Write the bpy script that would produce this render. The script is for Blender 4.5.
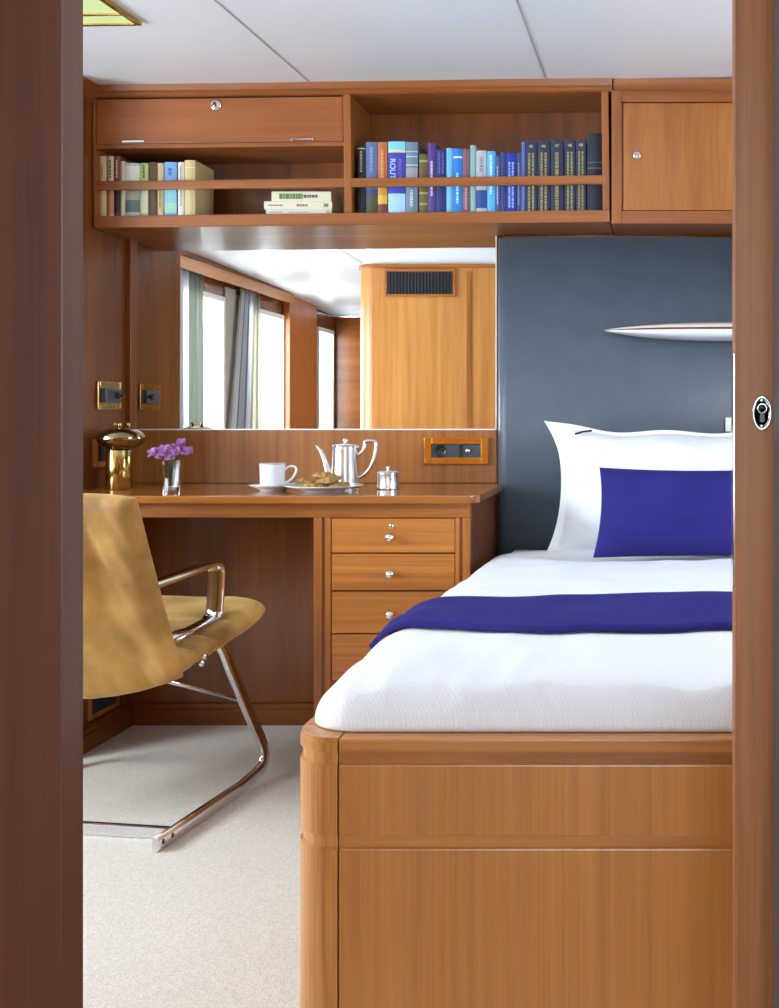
import bpy, bmesh, math, random
from mathutils import Vector, Matrix, noise

for o in list(bpy.data.objects):
    bpy.data.objects.remove(o, do_unlink=True)
S = bpy.context.scene
C = S.collection
R = math.radians
random.seed(7)

# ------------------------------------------------------------------ camera
F = 1151.0                      # focal length in pixels (779 x 1008 frame)
VX, VY = 659.0, 413.0           # vanishing point of the depth direction
cam_d = bpy.data.cameras.new('camera')
cam = bpy.data.objects.new('camera', cam_d); C.objects.link(cam)
cam_d.sensor_fit = 'VERTICAL'
cam_d.sensor_height = 36.0
cam_d.sensor_width = 36.0
cam_d.lens = F / 1008 * 36
cam_d.shift_x = -(VX - 389.5) / 1008
cam_d.shift_y = -(504 - VY) / 1008
cam_d.clip_start = 0.02
cam.location = (0, 0, 1.0)
cam.rotation_euler = (R(90), 0, 0)
S.camera = cam

# ------------------------------------------------------------------ light
W = bpy.data.worlds.new('world'); S.world = W
W.use_nodes = True
W.node_tree.nodes['Background'].inputs[0].default_value = (0.82, 0.91, 1.0, 1)
W.node_tree.nodes['Background'].inputs[1].default_value = 5.0

def area(name, loc, direction, sx, sy, power, col=(1, 1, 1)):
    d = bpy.data.lights.new(name, 'AREA'); d.shape = 'RECTANGLE'
    d.size = sx; d.size_y = sy; d.energy = power; d.color = col
    o = bpy.data.objects.new(name, d); C.objects.link(o)
    o.location = loc
    o.rotation_euler = Vector(direction).to_track_quat('-Z', 'Z').to_euler()
    return o
SKYC = (0.94, 0.975, 1.0)
# daylight outside each window of the port side, plus frontal fill at an added rear window
area('daylight_and_fill', (-3.0, 2.05, 1.35), (1, 0, -0.12), 1.6, 1.0, 92, SKYC)
area('daylight_and_fill', (-3.0, 0.45, 1.35), (1, 0, -0.1), 1.0, 1.0, 42, SKYC)
area('daylight_and_fill', (-3.0, -0.60, 1.35), (1, 0, -0.1), 1.1, 1.0, 42, SKYC)
area('daylight_and_fill', (-3.0, -1.80, 1.35), (1, 0, -0.1), 0.6, 1.0, 40, SKYC)
area('daylight_and_fill', (1.62, 2.15, 1.40), (-1, 0, -0.12), 1.3, 0.8, 45, SKYC)
area('daylight_and_fill', (0.0, -2.35, 1.25), (0, 1, -0.05), 1.7, 1.2, 32, (0.96, 0.98, 1.0))  # added frontal fill, shines in through the invented rear window

S.view_settings.view_transform = 'Standard'
S.view_settings.look = 'None'
S.view_settings.gamma = 1
S.view_settings.use_curve_mapping = False
S.view_settings.exposure = 0.35

# ------------------------------------------------------------------ helpers
def P(px, py, Y):
    return Vector(((px - VX) / F * Y, Y, 1 + (VY - py) / F * Y))
def PX(px, Y): return (px - VX) / F * Y
def PZ(py, Y): return 1 + (VY - py) / F * Y

def srgb(r, g, b):
    f = lambda c: (c / 255 / 12.92) if c / 255 <= 0.04045 else ((c / 255 + 0.055) / 1.055) ** 2.4
    return (f(r), f(g), f(b), 1)

def add_box(bm, x0, x1, y0, y1, z0, z1, bev=0.0, seg=2):
    t = bmesh.new()
    vs = [t.verts.new(p) for p in ((x0, y0, z0), (x1, y0, z0), (x1, y1, z0), (x0, y1, z0),
                                   (x0, y0, z1), (x1, y0, z1), (x1, y1, z1), (x0, y1, z1))]
    for f in ((3, 2, 1, 0), (4, 5, 6, 7), (0, 1, 5, 4), (1, 2, 6, 5), (2, 3, 7, 6), (3, 0, 4, 7)):
        t.faces.new([vs[i] for i in f])
    if bev > 0:
        bev = min(bev, 0.45 * min(abs(x1 - x0), abs(y1 - y0), abs(z1 - z0)))
        bmesh.ops.bevel(t, geom=t.edges[:], offset=bev, segments=seg, affect='EDGES', profile=0.6)
    merge(bm, t)

def merge(bm, t, M=None):
    if M is not None:
        bmesh.ops.transform(t, matrix=M, verts=t.verts)
    m = {v: bm.verts.new(v.co) for v in t.verts}
    for f in t.faces:
        try:
            g = bm.faces.new([m[v] for v in f.verts]); g.material_index = f.material_index; g.smooth = f.smooth
        except ValueError:
            pass
    t.free()

def add_lathe(bm, prof, c=(0, 0, 0), n=32, M=None):
    t = bmesh.new(); rings = []
    for r, z in prof:
        if r < 1e-6:
            rings.append([t.verts.new((0, 0, z))])
        else:
            rings.append([t.verts.new((r * math.cos(2 * math.pi * i / n), r * math.sin(2 * math.pi * i / n), z)) for i in range(n)])
    for a, b in zip(rings, rings[1:]):
        for i in range(n):
            j = (i + 1) % n
            if len(a) == 1 and len(b) == 1: continue
            if len(a) == 1: f = [a[0], b[i], b[j]][::-1]
            elif len(b) == 1: f = [a[i], a[j], b[0]]
            else: f = [a[i], a[j], b[j], b[i]]
            t.faces.new(f).smooth = True
    for r in (rings[0], rings[-1]):
        if len(r) > 1:
            t.faces.new(r if r is rings[-1] else r[::-1])
    bmesh.ops.recalc_face_normals(t, faces=t.faces[:])
    MM = Matrix.Translation(c) @ (M if M is not None else Matrix.Identity(4))
    merge(bm, t, MM)

def add_sweep(bm, path, section, up=None, cap=True, closed_sec=True):
    """sweep a 2-D section [(s,t)...] along path; section s along 'side', t along 'normal'"""
    t = bmesh.new(); rings = []
    n = len(path); pts = [Vector(p) for p in path]
    nrm = None
    for i, p in enumerate(pts):
        d = (pts[min(i + 1, n - 1)] - pts[max(i - 1, 0)]).normalized()
        if up is not None:
            side = Vector(up)
            side = (side - d * side.dot(d)).normalized()
            nr = d.cross(side).normalized()
        else:
            if nrm is None:
                ref = Vector((0, 0, 1)) if abs(d.z) < 0.9 else Vector((1, 0, 0))
                side = d.cross(ref).normalized()
            else:
                side = (nrm - d * nrm.dot(d)).normalized()
            nrm = side
            nr = d.cross(side).normalized()
        sec = section(i / (n - 1)) if callable(section) else section
        rings.append([t.verts.new(p + side * a + nr * b) for a, b in sec])
    m = len(rings[0])
    for a, b in zip(rings, rings[1:]):
        for i in range(m):
            j = (i + 1) % m
            t.faces.new([a[i], a[j], b[j], b[i]]).smooth = True
    if cap:
        t.faces.new(rings[0][::-1]); t.faces.new(rings[-1])
    bmesh.ops.recalc_face_normals(t, faces=t.faces[:])
    merge(bm, t)

def circ(r, n=12, r2=None):
    r2 = r if r2 is None else r2
    return [(r * math.cos(2 * math.pi * i / n), r2 * math.sin(2 * math.pi * i / n)) for i in range(n)]
def rect(a, b, c=0.0):
    a /= 2; b /= 2
    if c <= 0: return [(-a, -b), (a, -b), (a, b), (-a, b)]
    return [(-a + c, -b), (a - c, -b), (a, -b + c), (a, b - c), (a - c, b), (-a + c, b), (-a, b - c), (-a, -b + c)]

def smooth_path(pts, n=8):
    """Catmull-Rom through pts"""
    pts = [Vector(p) for p in pts]; out = []
    q = [pts[0]] + pts + [pts[-1]]
    for i in range(1, len(q) - 2):
        p0, p1, p2, p3 = q[i - 1:i + 3]
        for k in range(n):
            t = k / n
            out.append(0.5 * ((2 * p1) + (-p0 + p2) * t + (2 * p0 - 5 * p1 + 4 * p2 - p3) * t * t + (-p0 + 3 * p1 - 3 * p2 + p3) * t ** 3))
    out.append(pts[-1]); return out

def add_prism(bm, pts, axis, a0, a1, bev=0.0):
    """extrude polygon along axis; pts in the two other axes, in xyz order"""
    t = bmesh.new()
    def mk(p, a):
        if axis == 'x': return (a, p[0], p[1])
        if axis == 'y': return (p[0], a, p[1])
        return (p[0], p[1], a)
    A = [t.verts.new(mk(p, a0)) for p in pts]; B = [t.verts.new(mk(p, a1)) for p in pts]
    n = len(pts)
    t.faces.new(A[::-1]); t.faces.new(B)
    for i in range(n):
        j = (i + 1) % n
        t.faces.new([A[i], A[j], B[j], B[i]])
    bmesh.ops.recalc_face_normals(t, faces=t.faces[:])
    if bev > 0:
        bmesh.ops.bevel(t, geom=t.edges[:], offset=bev, segments=2, affect='EDGES', profile=0.6)
    merge(bm, t)

def add_inflated(bm, nx, ny, pos, nor, half, mat_fn=None):
    """closed cushion: pos(s,t), nor(s,t), half(s,t) with half = 0 on the rim"""
    t = bmesh.new()
    cl = lambda k, n: 0.5 - 0.5 * math.cos(math.pi * k / n)
    F_, B_ = {}, {}
    for i in range(nx + 1):
        for j in range(ny + 1):
            s, u = cl(i, nx), cl(j, ny)
            p = Vector(pos(s, u)); N = Vector(nor(s, u)).normalized(); h = half(s, u)
            if i in (0, nx) or j in (0, ny):
                F_[i, j] = B_[i, j] = t.verts.new(p)
            else:
                F_[i, j] = t.verts.new(p + N * h); B_[i, j] = t.verts.new(p - N * h)
    for i in range(nx):
        for j in range(ny):
            for G, rev in ((F_, False), (B_, True)):
                q = [G[i, j], G[i + 1, j], G[i + 1, j + 1], G[i, j + 1]]
                f = t.faces.new(q[::-1] if rev else q); f.smooth = True
    bmesh.ops.recalc_face_normals(t, faces=t.faces[:])
    merge(bm, t)

LOC = {}
def root(name, label, cat, loc=(0, 0, 0), rot=(0, 0, 0), group=None):
    o = bpy.data.objects.new(name, None); C.objects.link(o)
    o.empty_display_size = 0.05
    o.location = loc; o.rotation_euler = rot
    o['label'] = label; o['category'] = cat
    if group: o['group'] = group
    LOC[o.name] = Vector(loc)
    return o

def obj(name, bm, mat, parent=None, label=None, cat=None, group=None, kind=None, local=False, smooth=None):
    me = bpy.data.meshes.new(name)
    if smooth is not None:
        for f in bm.faces: f.smooth = smooth
    bm.to_mesh(me); bm.free()
    o = bpy.data.objects.new(name, me); C.objects.link(o)
    for m in (mat if isinstance(mat, (list, tuple)) else [mat]):
        me.materials.append(m)
    if parent is not None:
        o.parent = parent
        if not local:
            w = Vector((0, 0, 0)); q = parent
            while q is not None:
                w += LOC.get(q.name, Vector((0, 0, 0))); q = q.parent
            me.transform(Matrix.Translation(-w))
    else:
        xs = [v.co for v in me.vertices]
        c = Vector(((min(v.x for v in xs) + max(v.x for v in xs)) / 2, (min(v.y for v in xs) + max(v.y for v in xs)) / 2, min(v.z for v in xs)))
        me.transform(Matrix.Translation(-c)); o.location = c
        LOC[o.name] = c
    if label: o['label'] = label
    if cat: o['category'] = cat
    if group: o['group'] = group
    if kind: o['kind'] = kind
    return o

def box(name, mat, dims, parent=None, bev=0.002, **k):
    bm = bmesh.new(); add_box(bm, *dims, bev=bev); return obj(name, bm, mat, parent, **k)
def struct(name, mat, bm, parent=None, **k):
    return obj(name, bm, mat, parent, kind='structure', **k)

def text_bm(txt, size, M, depth=0.0003, shear=0.0):
    cu = bpy.data.curves.new('lettering', 'FONT'); cu.body = txt; cu.size = size
    cu.align_x = 'CENTER'; cu.align_y = 'CENTER'; cu.extrude = depth; cu.shear = shear
    o = bpy.data.objects.new('lettering', cu); C.objects.link(o)
    bpy.context.view_layer.update()
    dg = bpy.context.evaluated_depsgraph_get()
    me = bpy.data.meshes.new_from_object(o.evaluated_get(dg))
    bm = bmesh.new(); bm.from_mesh(me)
    bmesh.ops.transform(bm, matrix=M, verts=bm.verts)
    bpy.data.objects.remove(o, do_unlink=True); bpy.data.curves.remove(cu); bpy.data.meshes.remove(me)
    return bm
def face_y(loc, down=False):
    """matrix putting text on a face that looks towards -Y; down = reads top to bottom"""
    if down: cols = (Vector((0, 0, -1)), Vector((1, 0, 0)), Vector((0, -1, 0)))
    else: cols = (Vector((1, 0, 0)), Vector((0, 0, 1)), Vector((0, -1, 0)))
    M = Matrix((cols[0], cols[1], cols[2])).transposed().to_4x4()
    M.translation = Vector(loc); return M

# ------------------------------------------------------------------ materials
MATS = {}
def mat(name, col, rough=0.5, metal=0.0, **kw):
    if name in MATS: return MATS[name]
    m = bpy.data.materials.new(name); m.use_nodes = True
    b = m.node_tree.nodes['Principled BSDF']
    b.inputs['Base Color'].default_value = col if len(col) == 4 else (*col, 1)
    b.inputs['Roughness'].default_value = rough; b.inputs['Metallic'].default_value = metal
    for k, v in kw.items():
        b.inputs[k.replace('_', ' ')].default_value = v
    MATS[name] = m; return m

def noise_mat(name, c1, c2, scale, rough=0.5, bump=0.0, bscale=None, detail=4, metal=0.0, vec=(1, 1, 1), lo=0.3, hi=0.7, **kw):
    m = mat(name, c1, rough, metal, **kw); nt = m.node_tree; N = nt.nodes; L = nt.links
    b = N['Principled BSDF']
    tc = N.new('ShaderNodeTexCoord'); mp = N.new('ShaderNodeMapping'); mp.inputs['Scale'].default_value = vec
    L.new(tc.outputs['Object'], mp.inputs['Vector'])
    nz = N.new('ShaderNodeTexNoise'); nz.inputs['Scale'].default_value = scale; nz.inputs['Detail'].default_value = detail
    L.new(mp.outputs['Vector'], nz.inputs['Vector'])
    cr = N.new('ShaderNodeValToRGB'); cr.color_ramp.elements[0].position = lo; cr.color_ramp.elements[1].position = hi
    cr.color_ramp.elements[0].color = c1; cr.color_ramp.elements[1].color = c2
    L.new(nz.outputs['Fac'], cr.inputs['Fac']); L.new(cr.outputs['Color'], b.inputs['Base Color'])
    if bump:
        n2 = N.new('ShaderNodeTexNoise'); n2.inputs['Scale'].default_value = bscale or scale; n2.inputs['Detail'].default_value = 3
        L.new(mp.outputs['Vector'], n2.inputs['Vector'])
        bp = N.new('ShaderNodeBump'); bp.inputs['Strength'].default_value = bump; bp.inputs['Distance'].default_value = 0.004
        L.new(n2.outputs['Fac'], bp.inputs['Height']); L.new(bp.outputs['Normal'], b.inputs['Normal'])
    return m

def wood(name, dark, light, axis, rough=0.36, coat=0.12, across=26.0, seed=0.0):
    """varnished teak: long streaks, fine pores and broad bands along one axis"""
    m = mat(name, light, rough, Coat_Weight=coat, Coat_Roughness=0.12); nt = m.node_tree; N = nt.nodes; L = nt.links
    b = N['Principled BSDF']
    tc = N.new('ShaderNodeTexCoord')
    def mapped(al, ac, off=0.0):
        mp = N.new('ShaderNodeMapping')
        sc = [ac, ac, ac]; sc['xyz'.index(axis)] = al
        mp.inputs['Scale'].default_value = sc; mp.inputs['Location'].default_value = (seed + off, seed * 1.7 + off, seed * 0.6)
        L.new(tc.outputs['Object'], mp.inputs['Vector']); return mp
    def nz(mp, scale, detail, dist=0.0):
        n = N.new('ShaderNodeTexNoise'); n.inputs['Scale'].default_value = scale; n.inputs['Detail'].default_value = detail
        n.inputs['Distortion'].default_value = dist
        L.new(mp.outputs['Vector'], n.inputs['Vector']); return n
    a = nz(mapped(1.1, across), 1.0, 5, 0.35)
    f = nz(mapped(9.0, across * 9, 3.1), 1.0, 3)
    w = nz(mapped(0.5, 5.0, 7.7), 1.0, 2, 0.6)
    mx = N.new('ShaderNodeMath'); mx.operation = 'MULTIPLY_ADD'; mx.inputs[1].default_value = 0.5
    L.new(a.outputs['Fac'], mx.inputs[0])
    m2 = N.new('ShaderNodeMath'); m2.operation = 'MULTIPLY'; m2.inputs[1].default_value = 0.28
    L.new(w.outputs['Fac'], m2.inputs[0]); L.new(m2.outputs[0], mx.inputs[2])
    m3 = N.new('ShaderNodeMath'); m3.operation = 'MULTIPLY_ADD'; m3.inputs[1].default_value = 0.22
    L.new(f.outputs['Fac'], m3.inputs[0]); L.new(mx.outputs[0], m3.inputs[2])
    cr = N.new('ShaderNodeValToRGB')
    e = cr.color_ramp.elements; e[0].position = 0.33; e[1].position = 0.64
    e[0].color = dark; e[1].color = light
    L.new(m3.outputs[0], cr.inputs['Fac']); L.new(cr.outputs['Color'], b.inputs['Base Color'])
    bp = N.new('ShaderNodeBump'); bp.inputs['Strength'].default_value = 0.02; bp.inputs['Distance'].default_value = 0.0005
    L.new(f.outputs['Fac'], bp.inputs['Height']); L.new(bp.outputs['Normal'], b.inputs['Normal'])
    return m

TD, TL = srgb(122, 66, 18), srgb(186, 116, 46)
W_ = {a: wood('teak_' + a, TD, TL, a) for a in 'xyz'}
WF = {a: wood('teak_footboard_' + a, srgb(156, 96, 36), srgb(194, 128, 58), a, across=85) for a in 'xyz'}
WP = wood('teak_post', srgb(146, 88, 36), srgb(216, 152, 82), 'z', across=55, seed=4.0)
WD = {a: wood('teak_dark_' + a, srgb(92, 44, 18), srgb(140, 76, 36), a, rough=0.32) for a in 'xyz'}
WW = {a: wood('teak_wall_' + a, srgb(92, 46, 11), srgb(130, 71, 20), a, rough=0.27, across=18) for a in 'xyz'}
W_SHELF = {a: wood('teak_shelf_' + a, srgb(110, 58, 20), srgb(160, 94, 40), a, across=30, seed=2.0) for a in 'xyz'}
M_DARKGAP = mat('shadow_gap', srgb(40, 22, 12), 0.8)
M_WHITE = mat('white_paint', (0.80, 0.81, 0.83, 1), 0.35)
M_CEIL = mat('ceiling_panel', (0.71, 0.745, 0.79, 1), 0.3)
M_GROOVE = mat('groove', (0.34, 0.34, 0.36, 1), 0.7)
M_BRASS = noise_mat('brass', srgb(176, 148, 84), srgb(196, 168, 104), 30, 0.16, metal=1.0)
M_BRASSDK = mat('bronze_brass', srgb(150, 132, 96), 0.14, 1.0)
M_GOLD = mat('gold_frame', srgb(206, 150, 62), 0.22, 1.0)
M_CHROME = mat('chrome', (0.78, 0.78, 0.80, 1), 0.09, 1.0)
M_STEEL = mat('polished_steel', (0.62, 0.62, 0.63, 1), 0.13, 1.0)
M_SILVER = mat('silver', (0.80, 0.80, 0.80, 1), 0.27, 1.0)
M_BLACK = mat('black_plastic', (0.012, 0.013, 0.016, 1), 0.35)
M_GREYPL = mat('slate_plastic', srgb(62, 72, 84), 0.4)
M_PORC = mat('porcelain', (0.78, 0.80, 0.84, 1), 0.12)
M_MIRROR = mat('mirror_silver', (0.93, 0.95, 0.94, 1), 0.0, 1.0)
M_BEVEL = mat('mirror_edge', (0.85, 0.88, 0.88, 1), 0.25, 0.3)
M_CARPET = noise_mat('carpet', srgb(205, 200, 190), srgb(226, 222, 214), 160, 0.95, bump=0.55, bscale=420, detail=6)
M_HEAD = noise_mat('blue_grey_leather', srgb(82, 93, 106), srgb(88, 99, 112), 14, 0.42, bump=0.08, bscale=900)

def velvet():
    m = noise_mat('gold_velvet', srgb(120, 78, 26), srgb(202, 160, 86), 6, 0.75, detail=5, lo=0.32, hi=0.68,
                  bump=0.12, bscale=900, Sheen_Weight=0.55, Sheen_Roughness=0.4)
    m.node_tree.nodes['Principled BSDF'].inputs['Sheen Tint'].default_value = srgb(250, 222, 160)
    return m
M_VELVET = velvet()

def woven(name, col, scale, strength, rough=0.8, sheen=0.1):
    m = mat(name, col, rough, Sheen_Weight=sheen); nt = m.node_tree; N = nt.nodes; L = nt.links
    b = N['Principled BSDF']; tc = N.new('ShaderNodeTexCoord')
    mp = N.new('ShaderNodeMapping'); mp.inputs['Rotation'].default_value = (0, 0, R(45))
    L.new(tc.outputs['Object'], mp.inputs['Vector'])
    h = None
    for d in ('X', 'Y'):
        wv = N.new('ShaderNodeTexWave'); wv.bands_direction = d; wv.inputs['Scale'].default_value = scale
        L.new(mp.outputs['Vector'], wv.inputs['Vector'])
        if h is None: h = wv
        else:
            mm = N.new('ShaderNodeMath'); mm.operation = 'MULTIPLY'
            L.new(h.outputs['Fac'], mm.inputs[0]); L.new(wv.outputs['Fac'], mm.inputs[1])
    bp = N.new('ShaderNodeBump'); bp.inputs['Strength'].default_value = strength; bp.inputs['Distance'].default_value = 0.0015
    L.new(mm.outputs[0], bp.inputs['Height']); L.new(bp.outputs['Normal'], b.inputs['Normal'])
    cr = N.new('ShaderNodeMix'); cr.data_type = 'RGBA'
    cr.inputs['A'].default_value = tuple(c * 0.9 for c in col[:3]) + (1,); cr.inputs['B'].default_value = col
    L.new(mm.outputs[0], cr.inputs['Factor']); L.new(cr.outputs['Result'], b.inputs['Base Color'])
    return m
M_DUVET = woven('white_waffle_cotton', (0.86, 0.885, 0.93, 1), 75.0, 0.4)
M_PILLOW = mat('white_cotton', (0.85, 0.87, 0.90, 1), 0.85, Sheen_Weight=0.1)
M_BLUE = noise_mat('blue_satin_cotton', srgb(42, 38, 112), srgb(48, 44, 122), 8, 0.85, bump=0.06, bscale=600, Specular_IOR_Level=0.15)

def glass(name, tint=(1, 1, 1, 1), f=0.08):
    m = bpy.data.materials.new(name); m.use_nodes = True; nt = m.node_tree; N = nt.nodes; L = nt.links
    for n in list(N): N.remove(n)
    out = N.new('ShaderNodeOutputMaterial'); mx = N.new('ShaderNodeMixShader'); mx.inputs[0].default_value = f
    t = N.new('ShaderNodeBsdfTransparent'); t.inputs[0].default_value = tint
    g = N.new('ShaderNodeBsdfGlossy'); g.inputs['Roughness'].default_value = 0.02
    L.new(t.outputs[0], mx.inputs[1]); L.new(g.outputs[0], mx.inputs[2]); L.new(mx.outputs[0], out.inputs[0])
    MATS[name] = m; return m
M_PANE = glass('window_glass', (0.95, 0.98, 1, 1), 0.06)
M_CUT = mat('crystal', (0.97, 0.97, 1, 1), 0.02, Transmission_Weight=1.0, IOR=1.45)

# ------------------------------------------------------------------ setting
D = 3.70                       # back wall
XL = -1.70                     # left wall by the desk
XW = -2.65                     # window wall of the side bay
XR = 1.30
YB = -2.0
def CZ(x, y): return 2.0 + 0.0139 * (x + 0.18) + 0.0243 * (y - 3.45)

bm = bmesh.new(); add_box(bm, XW - 0.1, XR + 0.1, YB - 0.1, D + 0.1, -0.06, 0.0); struct('floor', M_CARPET, bm)
bm = bmesh.new()
cs = [(XW - 0.1, YB - 0.1), (XR + 0.1, YB - 0.1), (XR + 0.1, D + 0.1), (XW - 0.1, D + 0.1)]
lo = [bm.verts.new((x, y, CZ(x, y))) for x, y in cs]; hi = [bm.verts.new((x, y, CZ(x, y) + 0.06)) for x, y in cs]
bm.faces.new(lo[::-1]); bm.faces.new(hi)
for i in range(4):
    j = (i + 1) % 4; bm.faces.new([lo[i], lo[j], hi[j], hi[i]])
bmesh.ops.recalc_face_normals(bm, faces=bm.faces[:])
ceiling = struct('ceiling', M_CEIL, bm)
n = 0
for x in (-1.752, -1.042, -0.337, 0.37, 1.08):          # dark joints between the ceiling panels
    n += 1
    bm = bmesh.new()
    y0, y1 = YB, 3.46
    vs = [bm.verts.new((xx, yy, CZ(xx, yy) + dz)) for dz in (-0.0015, 0.004) for xx, yy in ((x - 0.0025, y0), (x + 0.0025, y0), (x + 0.0025, y1), (x - 0.0025, y1))]
    for f in ((3, 2, 1, 0), (4, 5, 6, 7), (0, 1, 5, 4), (1, 2, 6, 5), (2, 3, 7, 6), (3, 0, 4, 7)):
        bm.faces.new([vs[i] for i in f])
    struct('trim_%d' % n, M_GROOVE, bm)

bm = bmesh.new(); add_box(bm, XW - 0.1, XR + 0.1, D, D + 0.08, 0, 2.03); struct('wall_back', WW['z'], bm)
bm = bmesh.new(); add_box(bm, XW - 0.1, XL, 3.295, D, 0, CZ(XL, 3.4) - 0.002, bev=0.004); struct('wall_left', WW['z'], bm)


def wall_with_holes(x0, x1, y0, y1, ztop, holes, along='y'):
    """wall panel between x0..x1 running along y, with rectangular openings (ya,yb,za,zb)"""
    bm = bmesh.new()
    ys = sorted(holes)
    cur = y0
    for ya, yb, za, zb in ys:
        add_box(bm, x0, x1, cur, ya, 0, ztop)
        add_box(bm, x0, x1, ya, yb, 0, za); add_box(bm, x0, x1, ya, yb, zb, ztop)
        cur = yb
    add_box(bm, x0, x1, cur, y1, 0, ztop)
    return bm
PORT = [(-1.97, -1.53, 0.72, 1.71), (-0.735, 0.05, 0.72, 1.72), (0.38, 1.08, 0.72, 1.73), (1.30, 2.80, 0.72, 1.70)]
struct('wall_window', WW['y'], wall_with_holes(XW - 0.1, XW, YB, D, 1.97, PORT))
STAR = [(1.55, 2.75, 1.05, 1.72)]
struct('wall_right', WW['y'], wall_with_holes(XR, XR + 0.1, YB, D, 2.03, STAR))

AFT = (-0.85, 0.85, 0.62, 1.72)  # opening for an added rear window that admits fill light
bm = bmesh.new()
add_box(bm, XW - 0.1, AFT[0], YB - 0.08, YB, 0, 1.98); add_box(bm, AFT[1], XR + 0.1, YB - 0.08, YB, 0, 1.98)
add_box(bm, AFT[0], AFT[1], YB - 0.08, YB, 0, AFT[2]); add_box(bm, AFT[0], AFT[1], YB - 0.08, YB, AFT[3], 1.98)
struct('wall_rear', WW['x'], bm)
M_FRAME = mat('window_frame_cream', (0.72, 0.70, 0.64, 1), 0.4)
def window(k, xin, hole, sgn):
    ya, yb, za, zb = hole
    bm = bmesh.new(); t = 0.035
    x0, x1 = sorted((xin + sgn * -0.012, xin + sgn * 0.098))
    add_box(bm, x0, x1, ya, ya + t, za, zb, 0.004); add_box(bm, x0, x1, yb - t, yb, za, zb, 0.004)
    add_box(bm, x0, x1, ya + t, yb - t, za, za + t, 0.004); add_box(bm, x0, x1, ya + t, yb - t, zb - t, zb, 0.004)
    w = struct('window_%d' % k, M_FRAME, bm)
    bm = bmesh.new(); xm = xin + sgn * 0.03
    add_box(bm, xm - 0.003, xm + 0.003, ya + t, yb - t, za + t, zb - t)
    obj('pane', bm, M_PANE, w)
for k, h in enumerate(PORT): window(k + 1, XW, h, -1)
window(5, XR, STAR[0], 1)
bm = bmesh.new()
for q in ((AFT[0], AFT[0] + 0.035, AFT[2], AFT[3]), (AFT[1] - 0.035, AFT[1], AFT[2], AFT[3]), (AFT[0] + 0.035, AFT[1] - 0.035, AFT[2], AFT[2] + 0.035), (AFT[0] + 0.035, AFT[1] - 0.035, AFT[3] - 0.035, AFT[3])):
    add_box(bm, q[0], q[1], YB - 0.06, YB + 0.01, q[2], q[3], 0.004)
w6 = struct('window_6', M_FRAME, bm)  # unseen window, added to light the footboard through the doorway
bm = bmesh.new(); add_box(bm, AFT[0] + 0.035, AFT[1] - 0.035, YB - 0.035, YB - 0.03, AFT[2] + 0.035, AFT[3] - 0.035); obj('pane', bm, M_PANE, w6)

# long valance and dark cornice over the port windows
bm = bmesh.new(); add_box(bm, XW + 0.068, XW + 0.083, -0.72, 3.295, 1.80, 1.868, 0.003); struct('trim_6', WF['y'], bm)
bm = bmesh.new(); add_prism(bm, [(XW, 1.868), (XW + 0.090, 1.868), (XW + 0.075, 1.885), (XW + 0.06, 1.925), (XW, 1.925)], 'y', YB, 3.295); struct('trim_7', WD['y'], bm)
bm = bmesh.new(); add_box(bm, XW, XW + 0.05, -1.36, -0.725, 0, 1.867, 0.004); struct('wall_pier', wood('teak_pier', srgb(160, 86, 34), srgb(190, 112, 50), 'z'), bm)
bm = bmesh.new(); add_box(bm, XW, XW + 0.010, 0.20, 0.375, 0.70, 1.795, 0.003); struct('trim_14', mat('grey_mullion', srgb(150, 142, 130), 0.5), bm)
bm = bmesh.new(); add_box(bm, XW, XR, YB, YB + 0.04, 1.84, 1.915, 0.003); struct('trim_8', WD['x'], bm)

# bulkhead the doorway is cut through: rounded free end, white band above it
def arc(cx, cy, r, a0, a1, n=10):
    return [(cx + r * math.cos(R(a0 + (a1 - a0) * i / n)), cy + r * math.sin(R(a0 + (a1 - a0) * i / n))) for i in range(n + 1)]
YF = 1.089
XE = -1.656
pl = [(-0.66, 0.72), (-0.66, YF)] + arc(XE + 0.10, YF - 0.10, 0.10, 90, 180) + arc(XE + 0.06, 0.78, 0.06, 180, 270)
bm = bmesh.new(); add_prism(bm, pl, 'z', 0, 1.832)
for f in bm.faces: f.smooth = False
wood_bulk = wood('teak_bulkhead', srgb(170, 106, 46), srgb(204, 142, 74), 'z', across=30, seed=1.0)
wf = struct('wall_front', wood_bulk, bm)
pl2 = [(-0.60, 0.75), (-0.60, YF - 0.012)] + arc(XE + 0.11, YF - 0.112, 0.10, 90, 180) + arc(XE + 0.07, 0.80, 0.05, 180, 270)
bm = bmesh.new(); add_prism(bm, pl2, 'z', 1.832, 1.925); struct('wall_soffit', M_WHITE, bm)
pl3 = [(-0.66, 0.72 - 0.006), (-0.66, YF + 0.010)] + arc(XE + 0.10, YF - 0.10, 0.11, 90, 180) + arc(XE + 0.06, 0.78, 0.07, 180, 270)
bm = bmesh.new(); add_prism(bm, pl3, 'z', 1.814, 1.835, 0.003); struct('trim_9', W_['x'], bm)
bm = bmesh.new(); add_box(bm, -1.052, -1.028, YF, YF + 0.006, 0, 1.795, 0.002); struct('trim_10', W_['z'], bm)
# door casing, door head, sliding leaf
bm = bmesh.new(); add_box(bm, -0.70, -0.5446, 1.05, YF, 0, 1.90, 0.001); struct('trim_11', wood('dark_jamb', srgb(68, 34, 20), srgb(98, 54, 34), 'z', rough=0.5, coat=0.0, across=60), bm)
bm = bmesh.new(); add_box(bm, -0.70, XR, 1.045, YF + 0.004, 1.87, CZ(0.3, 1.1) - 0.004, 0.002); struct('wall_lintel', WW['x'], bm)
bm = bmesh.new(); add_box(bm, 0.103, XR, 0.985, 1.035, 0, 1.87, 0.003); struct('wall_front_right', mat('grey_lacquer', srgb(46, 44, 46), 0.5), bm)

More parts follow.
